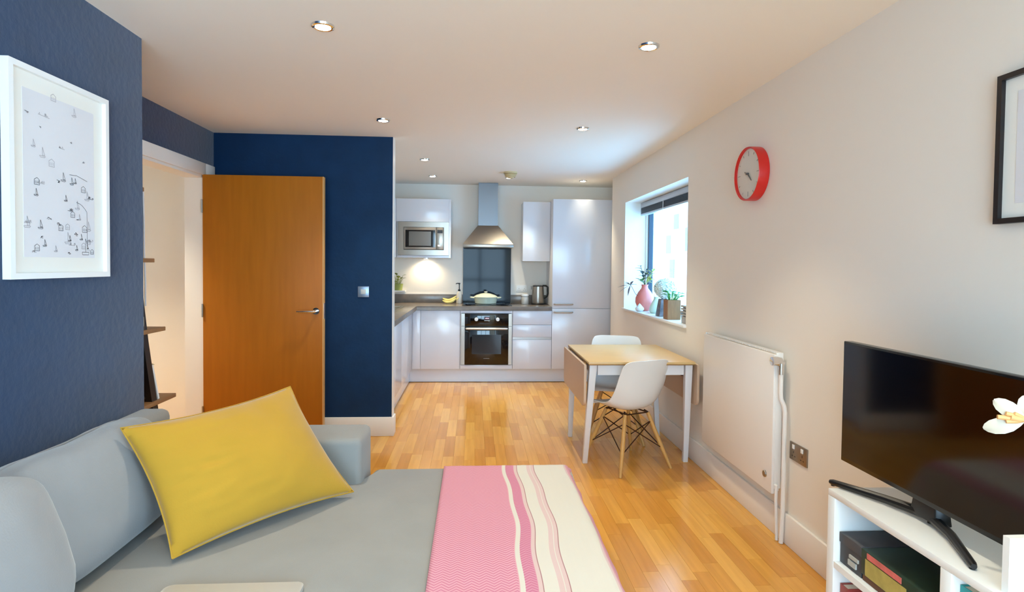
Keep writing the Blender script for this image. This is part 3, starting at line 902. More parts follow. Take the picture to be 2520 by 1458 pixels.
for (sx, sy) in ((1, 1), (-1, 1), (1, -1), (-1, -1)):
    mnt.tube([(sx*.105, sy*.115, .405), (sx*.09, sy*.09, .418)], .008, 8)
mnt.tube([(.095, .10, .408), (.095, -.11, .408)], .005, 6); mnt.tube([(-.095, .10, .408), (-.095, -.11, .408)], .005, 6)
mnt.tube([(.105, .11, .405), (-.105, .11, .405)], .005, 6); mnt.tube([(.105, -.115, .405), (-.105, -.115, .405)], .005, 6)
mount_me = mesh_from(mnt, WIRE)
def chair(label, loc, ang, sc=1):
    t = thing('dining_chair', label, 'chair', loc, 'white shell dining chairs', local=True)
    t.rotation_euler = (0, 0, ang)
    t.scale = (sc, sc, sc)
    def add(nm, me):
        o = bpy.data.objects.new(nm, me); COL.objects.link(o); o.parent = t
    add('shell', shell_me)
    for m_ in leg_mes: add('leg', m_)
    for m_ in wires: add('wire_brace', m_)
    add('mounting_frame', mount_me)
chair('white shell chair with wooden legs on the near side of the table', (1.085, 4.04, 0), math.atan2(.40, .92), .94)
chair('white shell chair with wooden legs behind the table, toward the kitchen', (1.165, 4.70, 0), pi-math.atan2(.25, .96), .985)

# ------------------------------------------------------------------ radiator
RY0, RY1, RZ0, RZ1, RX = 2.87, 3.785, .235, .965, 1.53
rd = thing('radiator', 'white flat panel radiator on the wall under the clock', 'radiator', (1.55, 3.2, RZ0))
part('front_panel', B(RX, RY0, RZ0, RX+.02, RY1, RZ1-.01, bev=.006), RAD, rd)
part('back_panel', B(RX+.036, RY0+.01, RZ0+.01, RX+.048, RY1-.01, RZ1-.02, bev=.004), RAD, rd)
part('side_cover', B(RX+.012, RY0-.003, RZ0+.03, RX+.048, RY0+.006, RZ1, bev=.002), RAD, rd)
part('side_cover', B(RX+.012, RY1-.006, RZ0+.03, RX+.048, RY1+.003, RZ1, bev=.002), RAD, rd)
mb = MB()
for k in range(46):
    yy = RY0+.012+k*(RY1-RY0-.024)/46
    mb.box(RX+.014, yy, RZ1-.006, RX+.046, yy+.012, RZ1)
part('top_grille', mb, RAD, rd, kind='stuff')
mb = MB()
for k in range(30):
    yy = RY0+.03+k*(RY1-RY0-.06)/30
    mb.box(RX+.021, yy, RZ0+.005, RX+.035, yy+.003, RZ1-.03)
part('convector_fins', mb, mat('convector_grey', (150, 132, 104), .5), rd, kind='stuff')
vy = RY0-.03
part('radiator_valve', MB().tube([(RX+.02, vy+.03, .915), (RX+.02, vy-.012, .915)], .016, 12).lathe([(0, -.03), (.022, -.028), (.024, 0), (.018, .022), (0, .024)], (RX+.005, vy+.008, .925), 16, 'X').tube([(RX+.02, vy-.005, .915), (RX+.02, vy-.005, .86)], .014, 12), CHROME, rd, label='chrome valve')
part('pipe', MB().tube([(RX+.02, vy-.005, .87), (RX+.02, vy-.005, .76), (RX+.022, vy-.006, .735), (RX+.036, vy-.012, .70), (RX+.039, vy-.014, .67), (RX+.039, vy-.014, .16), (RX+.034, vy-.014, .002)], .011, 10), RAD, rd, label='white painted pipe')
part('blanking_plug', MB().lathe([(0, -.008), (.015, -.008), (.018, -.004), (.018, 0), (0, 0)], (RX, RY0+.065, RZ0+.085), 20, 'X'), STEEL, rd)
part('lower_valve', MB().tube([(RX+.02, RY0+.002, RZ0+.05), (RX+.02, RY0-.012, RZ0+.05), (RX+.02, RY0-.012, RZ0-.03), (RX+.03, RY0-.01, .002)], .008, 8), RAD, rd)
part('wall_bracket', MB().box(RX+.048, RY0+.15, RZ0+.1, XR-.001, RY0+.18, RZ1-.1).box(RX+.048, RY1-.18, RZ0+.1, XR-.001, RY1-.15, RZ1-.1), RAD, rd)

# ------------------------------------------------------------------ wall clock
cy_, cz_, cr_ = 3.235, 1.93, .152
ck = thing('wall_clock', 'round wall clock with deep red rim and pale face', 'clock', (XR-.03, cy_, cz_-cr_))
part('rim', MB().lathe([(cr_-.006, -.056), (cr_-.002, -.060), (cr_, -.055), (cr_, 0), (0, 0), (0, -.03), (cr_-.010, -.03), (cr_-.010, -.055), (cr_-.006, -.056)], (XR-.002, cy_, cz_), 56, 'X'), RED, ck)
part('face', MB().lathe([(0, -.046), (cr_-.0105, -.046), (cr_-.0105, -.040), (0, -.040)], (XR-.002, cy_, cz_), 48, 'X'), mat('clock_face', (214, 208, 196), .35), ck)
mb = MB()
for k in range(12):
    a = 2*pi*k/12
    r0_, r1_ = (.100 if k % 3 == 0 else .115), .128
    p0 = (XR-.0495, cy_+r0_*sin(a), cz_+r0_*cos(a)); p1 = (XR-.0495, cy_+r1_*sin(a), cz_+r1_*cos(a))
    mb.tube([p0, p1], .0016, 5)
part('hour_marks', mb, mat('clock_grey', (150, 146, 140), .5), ck)
part('hour_hand', MB().tube([(XR-.053, cy_, cz_), (XR-.053, cy_-.045, cz_-.042)], [.004, .0025], 6), mat('hand_grey', (92, 88, 84), .4), ck)
part('minute_hand', MB().tube([(XR-.056, cy_, cz_), (XR-.056, cy_+.028, cz_+.012)], [.004, .003], 6), MATS['hand_grey'], ck)
part('hub', MB().lathe([(0, -.062), (.007, -.06), (.007, -.046), (0, -.046)], (XR-.002, cy_, cz_), 14, 'X'), MATS['hand_grey'], ck)

# ------------------------------------------------------------------ pictures
def frame_on_wall(name, label, face, x, y0, y1, z0, z1, fwid, fth, m, matw, group=None):
    """face +1: hangs on the left wall looking +X, -1: on the right wall looking -X"""
    t = thing(name, label, 'picture', (x, (y0+y1)/2, z0))
    def bx(a0, b0, a1, b1, d0, d1, bev=0): return MB().box(x+face*d0, a0, b0, x+face*d1, a1, b1, bev=bev)
    def bx4(d0, d1, a0, b0, a1, b1, w):
        q = MB()
        for (c0, e0, c1, e1) in ((a0, b0, a1, b0+w), (a0, b1-w, a1, b1), (a0, b0+w, a0+w, b1-w), (a1-w, b0+w, a1, b1-w)):
            q.box(x+face*d0, c0, e0, x+face*d1, c1, e1)
        return q
    part('frame', bx4(.001, fth, y0, z0, y1, z1, fwid), m, t)
    part('mat_board', bx(y0+fwid, z0+fwid, y1-fwid, z1-fwid, .002, fth*.45), MATB, t)
    pr = part('print', bx(y0+fwid+matw, z0+fwid+matw, y1-fwid-matw, z1-fwid-matw, fth*.45, fth*.45+.001), PAPER, t)
    return t, pr, x+face*(fth*.45+.0016)
PY0, PY1, PZ0, PZ1 = 1.995, 2.512, 1.333, 2.054
t, pr, xp = frame_on_wall('framed_print', 'white framed print of small ink sketches on the blue wall', 1, XL1, PY0, PY1, PZ0, PZ1, .020, .028, FRAMEWH, .055)
def ink(segs, w):
    mb = MB()
    for pts in segs:
        for (a, b) in zip(pts, pts[1:]):
            d = Vector((0, b[0]-a[0], b[1]-a[1]))
            if d.length < 1e-6: continue
            n = Vector((0, -d.z, d.y)).normalized()*w
            A, C_ = Vector((xp, a[0], a[1])), Vector((xp, b[0], b[1]))
            vs = [mb.bm.verts.new(q) for q in (A-n, C_-n, C_+n, A+n)]
            mb.bm.faces.new(vs)
    return mb
rk = random.Random(11)
dark, pale = [], []
iy0, iy1, iz0, iz1 = PY0+.085, PY1-.085, PZ0+.085, PZ1-.085
def scribble(cy0, cz0, sz, n, flat=.5):
    P = []
    for _ in range(n): P.append((cy0+rk.uniform(-sz, sz), cz0+rk.uniform(-sz, sz)*flat))
    return P
for k in range(62):
    cyy = rk.uniform(iy0, iy1); czz = iz0+(iz1-iz0)*rk.random()**1.25
    far = czz > iz0+.66*(iz1-iz0)
    kind = rk.random()
    if far and rk.random() < .5: continue
    tgt = pale if (far or rk.random() < .4) else dark
    if kind < .35:   # sailing boat
        s = rk.uniform(.008, .018)
        tgt.append([(cyy-s, czz), (cyy+s, czz), (cyy+s*.7, czz-s*.35), (cyy-s*.7, czz-s*.35), (cyy-s, czz)])
        tgt.append([(cyy, czz), (cyy, czz+s*2.2), (cyy+s*.8, czz+s*.2), (cyy, czz+s*.2)])
    elif kind < .6:  # low quay line with small marks
        s = rk.uniform(.012, .028)
        tgt.append([(cyy-s, czz), (cyy+s, czz-s*.12)])
        for j in range(4):
            q = cyy-s+2*s*rk.random(); tgt.append([(q, czz), (q+.003, czz+rk.uniform(.003, .010)), (q+.006, czz)])
    elif kind < .8:  # little building with windows
        s = rk.uniform(.008, .014)
        tgt.append([(cyy-s, czz), (cyy-s, czz+s*1.4), (cyy, czz+s*2), (cyy+s, czz+s*1.4), (cyy+s, czz), (cyy-s, czz)])
        for j in range(3): tgt.append([(cyy-s*.6+j*s*.6, czz+s*.3), (cyy-s*.6+j*s*.6, czz+s*1.1)])
    else:
        tgt.append(scribble(cyy, czz, rk.uniform(.006, .014), 7))
# the arching crane and the boat in the lower corner
dark.append([(PY1-.18+.012*k, iz0+.20-.0009*k*k*1.4) for k in range(6)] + [(PY1-.12, iz0+.02)])
dark.append([(PY1-.150, iz0+.012), (PY1-.110, iz0+.012), (PY1-.112, iz0+.002), (PY1-.148, iz0+.002), (PY1-.150, iz0+.012)])
dark.append([(PY1-.130, iz0+.012), (PY1-.130, iz0+.065), (PY1-.108, iz0+.016)])
dark.append([(PY0+.30, iz0+.30), (PY0+.34, iz0+.302), (PY0+.40, iz0+.288)])
part('ink_drawing', ink(dark, .0008), INK, pr, smooth=False, kind='stuff')
part('pale_ink_drawing', ink(pale, .0009), INK2, pr, smooth=False, kind='stuff')
frame_on_wall('framed_picture', 'black framed picture with wide white mount above the television', -1, XR, 1.36, 1.682, 1.537, 1.982, .016, .024, FRAMEBK, .042)

# ------------------------------------------------------------------ light switch
t = thing('light_switch', 'square steel light switch on the navy wall', 'switch', (-.888, Y2, 1.128))
part('face_plate', B(-.932, Y2-.008, 1.128, -.844, Y2, 1.214, bev=.002), mat('satin_switch', (150, 168, 190), .35, metal=.7), t)
part('rocker', B(-.908, Y2-.013, 1.152, -.868, Y2-.008, 1.190, bev=.002), mat('switch_rocker', (186, 190, 190), .4), t)

# ------------------------------------------------------------------ tv bench
BXF, BXB, BY0, BY1, BZT = 1.25, 1.578, .70, 1.955, .625
bn_ = thing('tv_bench', 'low white open bookcase under the television', 'bench', (1.41, 1.3, 0))
part('top_board', B(BXF, BY0, BZT-.022, BXB, BY1, BZT, bev=.002), BENCH, bn_)
for (a, b) in ((BY1-.038, BY1), (1.424, 1.460), (BY0, BY0+.038)):
    part('upright_panel', B(BXF, a, 0, BXB, b, BZT-.022, bev=.0015), BENCH, bn_)
for (a, b) in ((1.460, BY1-.038), (BY0+.038, 1.424)):
    part('shelf_board', B(BXF+.001, a, .362, BXB, b, .384), BENCH, bn_)
    part('shelf_board', B(BXF+.001, a, .06, BXB, b, .082), BENCH, bn_)
part('back_panel', B(BXB-.006, BY0+.038, .06, BXB-.001, BY1-.038, BZT-.022), BENCH, bn_)

# things in the bench
gb = thing('game_box', 'large dark green box lying in the bench compartment', 'box', (1.40, 1.63, .384))
part('box_base', B(1.272, 1.470, .385, 1.555, 1.795, .47), mat('box_brown', (104, 62, 36), .6), gb)
part('box_lid', B(1.268, 1.466, .405, 1.559, 1.799, .487, bev=.002), mat('dark_green_card', (26, 52, 38), .5, var=.3, vscale=9), gb)
part('front_label', B(1.2665, 1.60, .408, 1.268, 1.778, .462), mat('mustard_label', (176, 158, 84), .6, var=.2, vscale=18), gb)
part('pink_strip', B(1.2660, 1.62, .466, 1.268, 1.770, .484), mat('coral_print', (206, 104, 96), .6, var=.15, vscale=30), gb)
part('lid_stripe', B(1.50, 1.468, .487, 1.556, 1.797, .4876), mat('terracotta_print', (150, 84, 52), .6, var=.2, vscale=12), gb)
g2 = thing('storage_box', 'dark grey box at the far end of the bench compartment', 'box', (1.40, 1.86, .384))
part('box_body', B(1.272, 1.803, .385, 1.545, 1.912, .47), mat('slate_card', (70, 68, 70), .6, var=.15, vscale=12), g2)
part('box_lid', B(1.268, 1.801, .455, 1.549, 1.914, .489, bev=.002), MATS['slate_card'], g2)
part('paper_label', MB().box(1.2668, 1.825, .40, 1.272, 1.865, .418).box(1.2668, 1.815, .425, 1.272, 1.86, .436), mat('label_grey', (176, 176, 168), .6), g2)
def book(label, y, w, z, h, col, d=.22, grp='books standing in the television bench', x=1.275):
    t = thing('book', label, 'book', (x+d/2, y+w/2, z), grp)
    m = mat('cover_%d_%d_%d' % col, col, .5)
    part('cover', MB().box(x, y, z, x+d, y+.003, z+h).box(x, y+w-.003, z, x+d, y+w, z+h).box(x, y+.003, z, x+.003, y+w-.003, z+h), m, t)
    part('pages', B(x+.003, y+.003, z+.003, x+d-.004, y+w-.003, z+h-.004), mat('book_pages', (226, 218, 200), .8), t)
book('teal hardback standing beside the bench divider', 1.384, .038, .385, .190, (40, 150, 150))
book('pale blue paperback next to the teal hardback', 1.347, .034, .385, .186, (140, 182, 226))
book('lilac paperback third from the bench divider', 1.317, .027, .385, .180, (170, 150, 200))
book('dusty pink paperback fourth from the bench divider', 1.285, .028, .385, .176, (206, 140, 150))
book('cream paperback fifth from the bench divider', 1.252, .028, .385, .172, (216, 204, 176))
book('brick red hardback at the far end of the lower shelf', 1.872, .040, .083, .225, (158, 66, 58))
book('rust red paperback second from the far end of the lower shelf', 1.780, .034, .083, .222, (186, 76, 60))
book('mauve paperback third from the far end of the lower shelf', 1.738, .036, .083, .215, (168, 110, 130))

# television
tv = thing('television', 'flat black television on a splayed stand', 'television', (1.40, 1.68, BZT))
TY0_, TY1_, TZ0_, TZ1_ = 1.315, 2.045, .694, 1.133
part('casing', MB().box(1.352, TY0_, TZ0_, 1.384, TY1_, TZ1_, bev=.003).box(1.384, TY0_+.12, TZ0_+.04, 1.415, TY1_-.12, TZ1_-.12, bev=.008), TVB, tv)
part('screen', B(1.3500, TY0_+.008, TZ0_+.016, 1.352, TY1_-.008, TZ1_-.008), TVS, tv)
ns = part('stand_neck', MB().hexa([(1.365, 1.62, .640), (1.405, 1.60, .640), (1.405, 1.74, .640), (1.365, 1.72, .640), (1.372, 1.63, .72), (1.400, 1.61, .72), (1.400, 1.73, .72), (1.372, 1.71, .72)], bev=.004), BLACKP, tv)
def foot(tip, s):
    a = Vector((1.39, 1.67, .650)); b = Vector(tip)
    m_ = a.lerp(b, .45); m_.z = .643; m_.x += .012
    pts = [a, a.lerp(m_, .5), m_, m_.lerp(b, .5), b, b+(b-m_).normalized()*.012]
    return MB().tube(pts, [.017, .015, .0135, .012, .0105, .007], 10)
part('stand_foot', foot((1.280, 1.975, .637), 1), BLACKP, tv)
part('stand_foot', foot((1.290, 1.405, .637), 1), BLACKP, tv)
for tip in ((1.280, 1.975), (1.290, 1.405), (1.392, 1.67)):
    part('foot_pad', MB().cyl((tip[0], tip[1], BZT), (tip[0], tip[1], .634), .007, seg=10), BLACKP, tv)

# white framed panel at the near end of the bench
t = thing('white_display_frame', 'white upright frame with pale backing beside the television', 'frame', (1.40, 1.30, BZT))
q = MB()
fx0, fx1, fz0, fz1, fy = 1.272, 1.50, BZT, .762, 1.285
for (a, b, c, d) in ((fx0, fz0, fx1, fz0+.016), (fx0, fz1-.016, fx1, fz1), (fx0, fz0+.016, fx0+.016, fz1-.016), (fx1-.016, fz0+.016, fx1, fz1-.016)): q.box(a, fy, b, c, fy+.018, d)
part('frame', q, BENCH, t)
part('backing', B(fx0+.012, fy+.010, fz0+.012, fx1-.012, fy+.016, fz1-.012), mat('pale_backing', (214, 224, 228), .4), t)

# orchid
ot = thing('orchid', 'white orchid flowering in front of the television', 'orchid', (1.46, 1.16, BZT))
part('pot', MB().lathe([(0, BZT), (.045, BZT), (.058, .74), (.052, .74), (.048, .72), (0, .72)], (1.47, 1.15, 0), 24), mat('orchid_pot', (232, 230, 226), .3), ot)
part('bark', MB().lathe([(0, .725), (.048, .722), (0, .72)], (1.47, 1.15, 0), 14), SOIL, ot)
part('stem', MB().tube([(1.47, 1.15, .72), (1.465, 1.15, .9), (1.44, 1.17, 1.05), (1.40, 1.19, 1.10), (1.35, 1.21, 1.09), (1.285, 1.252, 1.062)], .004, 6), LEAF, ot)
for k, a in enumerate((.3, 2.2, 3.8, 5.3)):
    mb = MB(); leaf_at(mb, (1.47, 1.15, .73), (cos(a), sin(a), .5), .15, .025); part('leaf', mb, LEAF, ot, ang=60)
PETAL = mat('orchid_petal', (210, 204, 186), .55, spec=.3)
LIP = mat('orchid_lip', (222, 172, 112), .5)
def flower(c, sc, first):
    c = Vector(c)
    # faces the sofa: local frame
    right = Vector((.82, -.57, 0)).normalized(); upv = Vector((0, 0, 1)); nrm = Vector((-.57, -.82, 0)).normalized()
    fl = part('flower', MB().lathe([(0, -.006), (.006, -.003), (.006, .003), (0, .006)], c, 10), LIP, ot)
    for ang, ln, wd in ((148, .074, .019), (203, .088, .020), (90, .06, .02), (25, .07, .022), (-40, .07, .02)):
        a = radians(ang)
        d = right*cos(a)+upv*sin(a)
        sd_ = -right*sin(a)+upv*cos(a)
        m2 = MB()
        rows = []
        for t_, w_ in ((.08, .25), (.2, .55), (.4, .9), (.6, 1), (.8, .85), (.93, .5), (1, .08)):
            p = c+d*ln*sc*t_+nrm*(.012*sin(pi*t_))*sc
            rows.append([m2.bm.verts.new(p+sd_*wd*sc*w_*k+nrm*.004*(1-abs(k))*sc) for k in (-1, -.5, 0, .5, 1)])
        for A_, B_ in zip(rows, rows[1:]):
            for k in range(4): m2.bm.faces.new((A_[k], A_[k+1], B_[k+1], B_[k]))
        bmesh.ops.recalc_face_normals(m2.bm, faces=m2.bm.faces)
        bmesh.ops.solidify(m2.bm, geom=m2.bm.faces[:], thickness=.0015)
        part('petal', m2, PETAL, fl, ang=70)
    m3 = MB()
    for (ang, ln, r) in ((178, .058, .007), (163, .044, .006), (190, .042, .006), (172, .034, .009), (150, .03, .005)):
        a = radians(ang)
        d = right*cos(a)+upv*sin(a)
        p0 = c+nrm*.006
        m3.tube([p0, p0+d*ln*.5*sc+nrm*.01, p0+d*ln*sc+nrm*.014], [r*.7*sc, r*sc, r*.8*sc], 7)
    part('lip', m3, LIP, fl, ang=60)
flower((1.275, 1.258, 1.054), .95, True)
flower((1.40, 1.185, 1.105), .8, False)

# ------------------------------------------------------------------ sofa
sf = thing('sofa', 'grey fabric corner sofa with a long chaise seat', 'sofa', (-.6, 1.4, 0))
def prism_soft(pts, z0, z1, bev):
    return MB().prism(pts, z0, z1, 'Z', bev=bev)
part('chaise_seat', prism_soft([(-1.33, 1.43), (.432, 1.43), (.432, 2.690), (-.452, 2.690), (-.452, 2.478), (-1.33, 2.478)], .215, .462, .032), SOFA, sf, ang=60)
part('seat_cushion', MB().box(-1.33, .35, .215, -.47, 1.425, .462, bev=.032, seg=3), SOFA, sf, ang=60)
part('base', MB().prism([(-1.49, -.30), (-.49, -.30), (-.49, 1.44), (.41, 1.44), (.41, 2.67), (-.47, 2.67), (-.47, 2.72), (-1.49, 2.72)], .07, .214, 'Z', bev=.012), SOFA, sf)
part('arm', MB().box(-1.36, 2.482, .216, -.470, 2.735, .655, bev=.028, seg=4), SOFA, sf, ang=60)
part('near_arm', MB().box(-1.36, -.30, .216, -.470, -.05, .655, bev=.028, seg=4), SOFA, sf, ang=60)
part('near_seat_cushion', MB().box(-1.33, -.045, .215, -.47, .345, .462, bev=.032, seg=3), SOFA, sf, ang=60)
part('backrest', MB().box(-1.505, -.30, .07, -1.365, 2.735, .735, bev=.035, seg=4), SOFA, sf, ang=60)
for (lx, ly) in ((-1.42, -.22), (-.56, -.22), (-1.42, 2.64), (.34, 1.52), (.34, 2.60), (-.56, 1.3)):
    part('leg', MB().cyl((lx, ly, 0), (lx, ly, .071), .018, .024, 12), DKWOOD, sf)

def back_cushion(label, cx, cyy, cz, hx, hy, hz, tilt, seed, yawc=0):
    def fn(p):
        # soft filling: bulge and sag, pinched crease across the middle
        q = p.copy()
        bul = (1-(p.y/hy)**2)*(1-(p.z/hz)**2)
        if p.x > 0: q.x += .045*bul
        n = noise.noise(Vector((p.y*6+seed, p.z*6, p.x*6)))*.014 + noise.noise(Vector((p.y*14+seed, p.z*16, 3)))*.006
        q += Vector((n, 0, n*.5))
        q.z -= .02*(1-(p.y/hy)**2)*max(0, p.z/hz)
        return q
    Mr = Matrix.Rotation(yawc, 3, 'Z') @ Matrix.Rotation(tilt, 3, 'Y')
    mb = MB().superq((cx, cyy, cz), hx, hy, hz, .42, 48, 28, fn, Mr)
    o = single('back_cushion', mb, SOFA2, label, 'cushion', 'loose back cushions on the sofa', ang=80)
    # welt seam
    pts = []
    for k in range(41):
        a = 2*pi*k/40
        sg = lambda v: math.copysign(abs(v)**.42, v)
        pts.append(Vector((cx, cyy, cz)) + Mr @ Vector((0, (hy+.002)*sg(cos(a)), (hz+.002)*sg(sin(a))-.02*(1-sg(cos(a))**2)*max(0, sg(sin(a))))))
    part('seam', MB().tube(pts, .0035, 6), SOFA2, o)
back_cushion('pale grey back cushion half hidden by the yellow pillow', -1.235, 1.915, .650, .120, .348, .195, -.30, 1.3)
back_cushion('plump pale grey back cushion nearest the camera on the sofa', -1.150, 1.155, .675, .150, .405, .215, -.26, 7.7)

# yellow pillow: four corners resting on the seat and leaning back
BL, BR = Vector((-.920, 1.835, .482)), Vector((-.474, 2.345, .484))
TL, TR = Vector((-1.138, 1.952, .856)), Vector((-.750, 2.436, .889))
def pillow_pt(a, b, side):
    u, v = a*2-1, b*2-1
    # concave outline between sharp corners
    pin = .072
    uu = u*(1-pin*(1-v*v)); vv = v*(1-pin*1.25*(1-u*u))
    s, r = (uu+1)/2, (vv+1)/2
    p = BL.lerp(BR, s).lerp(TL.lerp(TR, s), r)
    n = (BR-BL).cross(TL-BL).normalized()   # towards the camera
    th = ((1-u*u)**.55)*((1-v*v)**.55)
    k = .105 if side > 0 else .065
    off = k*th
    wr = 0
    if side > 0:
        wr = .013*noise.noise(Vector((u*2.2, v*9, 1)))*max(0, .3-u)*((1-u*u)**.5) + .004*noise.noise(Vector((u*4, v*4, 5)))
        wr *= th**.3
    return p + n*side*off + n*wr
mb = MB()
NU = 44
F_ = mb.grid(lambda a, b: pillow_pt(a, b, 1), NU, NU)
K_ = mb.grid(lambda a, b: pillow_pt(a, b, -1), NU, NU)
bmesh.ops.remove_doubles(mb.bm, verts=mb.bm.verts, dist=.0005)
pil = single('yellow_pillow', mb, YELLOW, 'yellow velvet pillow leaning on the grey back cushion', 'pillow', ang=100)
edge = [pillow_pt(k/20, 0, 0) for k in range(20)]+[pillow_pt(1, k/20, 0) for k in range(20)]+[pillow_pt(1-k/20, 1, 0) for k in range(20)]+[pillow_pt(0, 1-k/20, 0) for k in range(21)]
part('seam', MB().tube(edge, .003, 6), YELLOW, pil)

# throw over the end of the chaise
TXL, TXE, TYN, TYE, TZZ = -.130, .446, 1.40, 2.703, .466
def drop_path(d, r=.035):
    """distance past the edge start -> (outward, down)"""
    if d <= 0: return d, 0
    arc = r*pi/2
    if d < arc: return r*sin(d/r), r*(1-cos(d/r))
    return r, r+(d-arc)
mb = MB()
NA, NB = 64, 120
LA, LB = (TXE-.035-TXL)+.26, (TYE-.035-TYN)+.22
uvs = {}
def throw_pt(a, b):
    aa, bb = a*LA, b*LB
    ex = TXE-.035-TXL; ey = TYE-.035-TYN
    ox, dx = drop_path(aa-ex) if aa > ex else (aa-ex, 0)
    oy, dy = drop_path(bb-ey) if bb > ey else (bb-ey, 0)
    z = TZZ - max(dx, dy)
    xx, yy = TXL+ex+ox, TYN+ey+oy
    w = .0025*noise.noise(Vector((aa*9, bb*7, 2)))+.0012*noise.noise(Vector((aa*30, bb*12, 8)))
    z += abs(w)
    fl = .35*min(dx, dy)
    xx += fl; yy += fl
    if dx > .03: xx += .010+.010*noise.noise(Vector((bb*8, aa*3, 4)))
    if dy > .03: yy += .010+.010*noise.noise(Vector((aa*8, bb*3, 6)))
    return Vector((xx, yy, z))
V = mb.grid(throw_pt, NA, NB)
uvl = mb.bm.loops.layers.uv.new('UVMap')
for i in range(NA+1):
    for j in range(NB+1): uvs[V[i][j]] = (i/NA*LA, j/NB*LB)
for f_ in mb.bm.faces:
    for lp_ in f_.loops: lp_[uvl].uv = uvs[lp_.vert]
th = single('throw_blanket', mb, THROW, 'pink and cream striped throw over the chaise end', 'throw', ang=80)
sm = th.modifiers.new('cloth_thickness', 'SOLIDIFY')
sm.thickness = .003
sm.offset = -1
# fringe along the hanging side
mb = MB()
for k in range(60):
    b = k/59
    p = throw_pt(1, b)
    mb.tube([p, p+Vector((.004*sin(k*2.1), .003*cos(k*1.3), -.045))], .0022, 5)
part('fringe', mb, mat('fringe_pink', (226, 160, 176), .9), th, kind='stuff')

# tablet on the seat
tl = thing('laptop', 'closed white laptop lying on the grey seat', 'laptop', (-.66, 1.57, .463))
def rr2(x0, y0, x1, y1, r):
    P = []
    for (cx, cy2, a0) in ((x1-r, y1-r, 0), (x0+r, y1-r, 90), (x0+r, y0+r, 180), (x1-r, y0+r, 270)):
        for k in range(6): a = radians(a0+k*18); P.append((cx+r*cos(a), cy2+r*sin(a)))
    return P
part('lower_case', MB().prism(rr2(-.86, 1.44, -.478, 1.688, .02), .464, .472, 'Z'), mat('silver_case', (190, 186, 180), .4, metal=.2), tl)
part('upper_case', MB().prism(rr2(-.861, 1.439, -.477, 1.689, .02), .4725, .480, 'Z', bev=.0015), MATS['silver_case'], tl)

# ------------------------------------------------------------------ ladder shelf in the recess
ls = thing('ladder_shelf', 'leaning ladder shelf with wooden boards behind the blue wall end', 'shelf', (-1.8, 2.95, 0))
def rail_y(z): return 3.076 + (.594-z)*.24
SHX0, SHX1 = -2.03, -1.585
for rx in (SHX0+.012, SHX1-.045):
    z0, z1 = 0, 1.80
    part('side_rail', MB().hexa([(rx, rail_y(0)-.05, 0), (rx+.03, rail_y(0)-.05, 0), (rx+.03, rail_y(0), 0), (rx, rail_y(0), 0), (rx, rail_y(1.0)-.045, 1.0), (rx+.03, rail_y(1.0)-.045, 1.0), (rx+.03, rail_y(1.0), 1.0), (rx, rail_y(1.0), 1.0)]), DKWOOD, ls)
    part('upper_rail', MB().hexa([(rx, rail_y(1.0)-.045, 1.0), (rx+.03, rail_y(1.0)-.045, 1.0), (rx+.03, rail_y(1.0), 1.0), (rx, rail_y(1.0), 1.0), (rx, 2.822, 1.70), (rx+.03, 2.822, 1.70), (rx+.03, 2.845, 1.70), (rx, 2.845, 1.70)]), DKWOOD, ls)
for (z, yt) in ((.695, 3.212), (1.062, 3.110), (1.412, 3.010), (1.752, 2.922)):
    part('shelf_board', B(SHX0, Y1+.018, z-.020, SHX1, yt, z, bev=.002), SHELFW, ls)
part('shelf_board', B(SHX0, Y1+.018, .31, SHX1, 3.32, .33, bev=.002), SHELFW, ls)
jj = thing('glass_bottle', 'small clear bottle with dark stopper on the ladder shelf', 'bottle', (-1.625, 2.93, 1.063))
part('glass', MB().lathe([(0, 1.0635), (.026, 1.0635), (.028, 1.07), (.028, 1.125), (.018, 1.14), (.012, 1.145), (.012, 1.152), (0, 1.152)], (-1.625, 2.93, 0), 20), mat('bottle_glass', (170, 172, 160), .1, spec=.7), jj)
part('stopper', MB().lathe([(.014, 1.150), (.016, 1.156), (.006, 1.172), (.004, 1.20), (0, 1.201), (0, 1.15)], (-1.625, 2.93, 0), 14), BLACKP, jj)
part('contents', MB().lathe([(.0285, 1.068), (.0285, 1.082)], (-1.625, 2.93, 0), 20), mat('dark_contents', (60, 62, 50), .4), jj)
pf = thing('photo_frame', 'white photo frame leaning on the ladder shelf', 'photo frame', (-1.68, 3.04, .696))
def tilted(x0, x1, ybot, lean, w0, w1, t0, t1):
    """panel standing on the shelf, facing +Y and leaning back"""
    def P(x, h, t): return (x, ybot - h*sin(lean) + t*cos(lean), .697 + h*cos(lean) + t*sin(lean))
    return MB().hexa([P(x0, w0, t0), P(x1, w0, t0), P(x1, w0, t1), P(x0, w0, t1), P(x0, w1, t0), P(x1, w1, t0), P(x1, w1, t1), P(x0, w1, t1)])
part('frame', tilted(-1.80, -1.60, 3.07, .30, 0, .19, -.006, .006), FRAMEWH, pf)
part('photo', tilted(-1.785, -1.615, 3.07, .30, .02, .17, .006, .007), mat('photo_grey', (120, 122, 124), .5, var=.5, vscale=40), pf)
part('photo_back', tilted(-1.785, -1.615, 3.07, .30, .02, .17, -.0075, -.006), mat('photo_back_card', (90, 90, 96), .7, var=.4, vscale=60), pf)
vp = thing('trailing_plant', 'small green plant in a dark pot on the ladder shelf', 'plant', (-1.70, 2.90, .697))
part('pot', MB().lathe([(0, .697), (.04, .697), (.05, .80), (.044, .80), (0, .79)], (-1.72, 2.89, 0), 18), BLACKP, vp)
rr = random.Random(9)
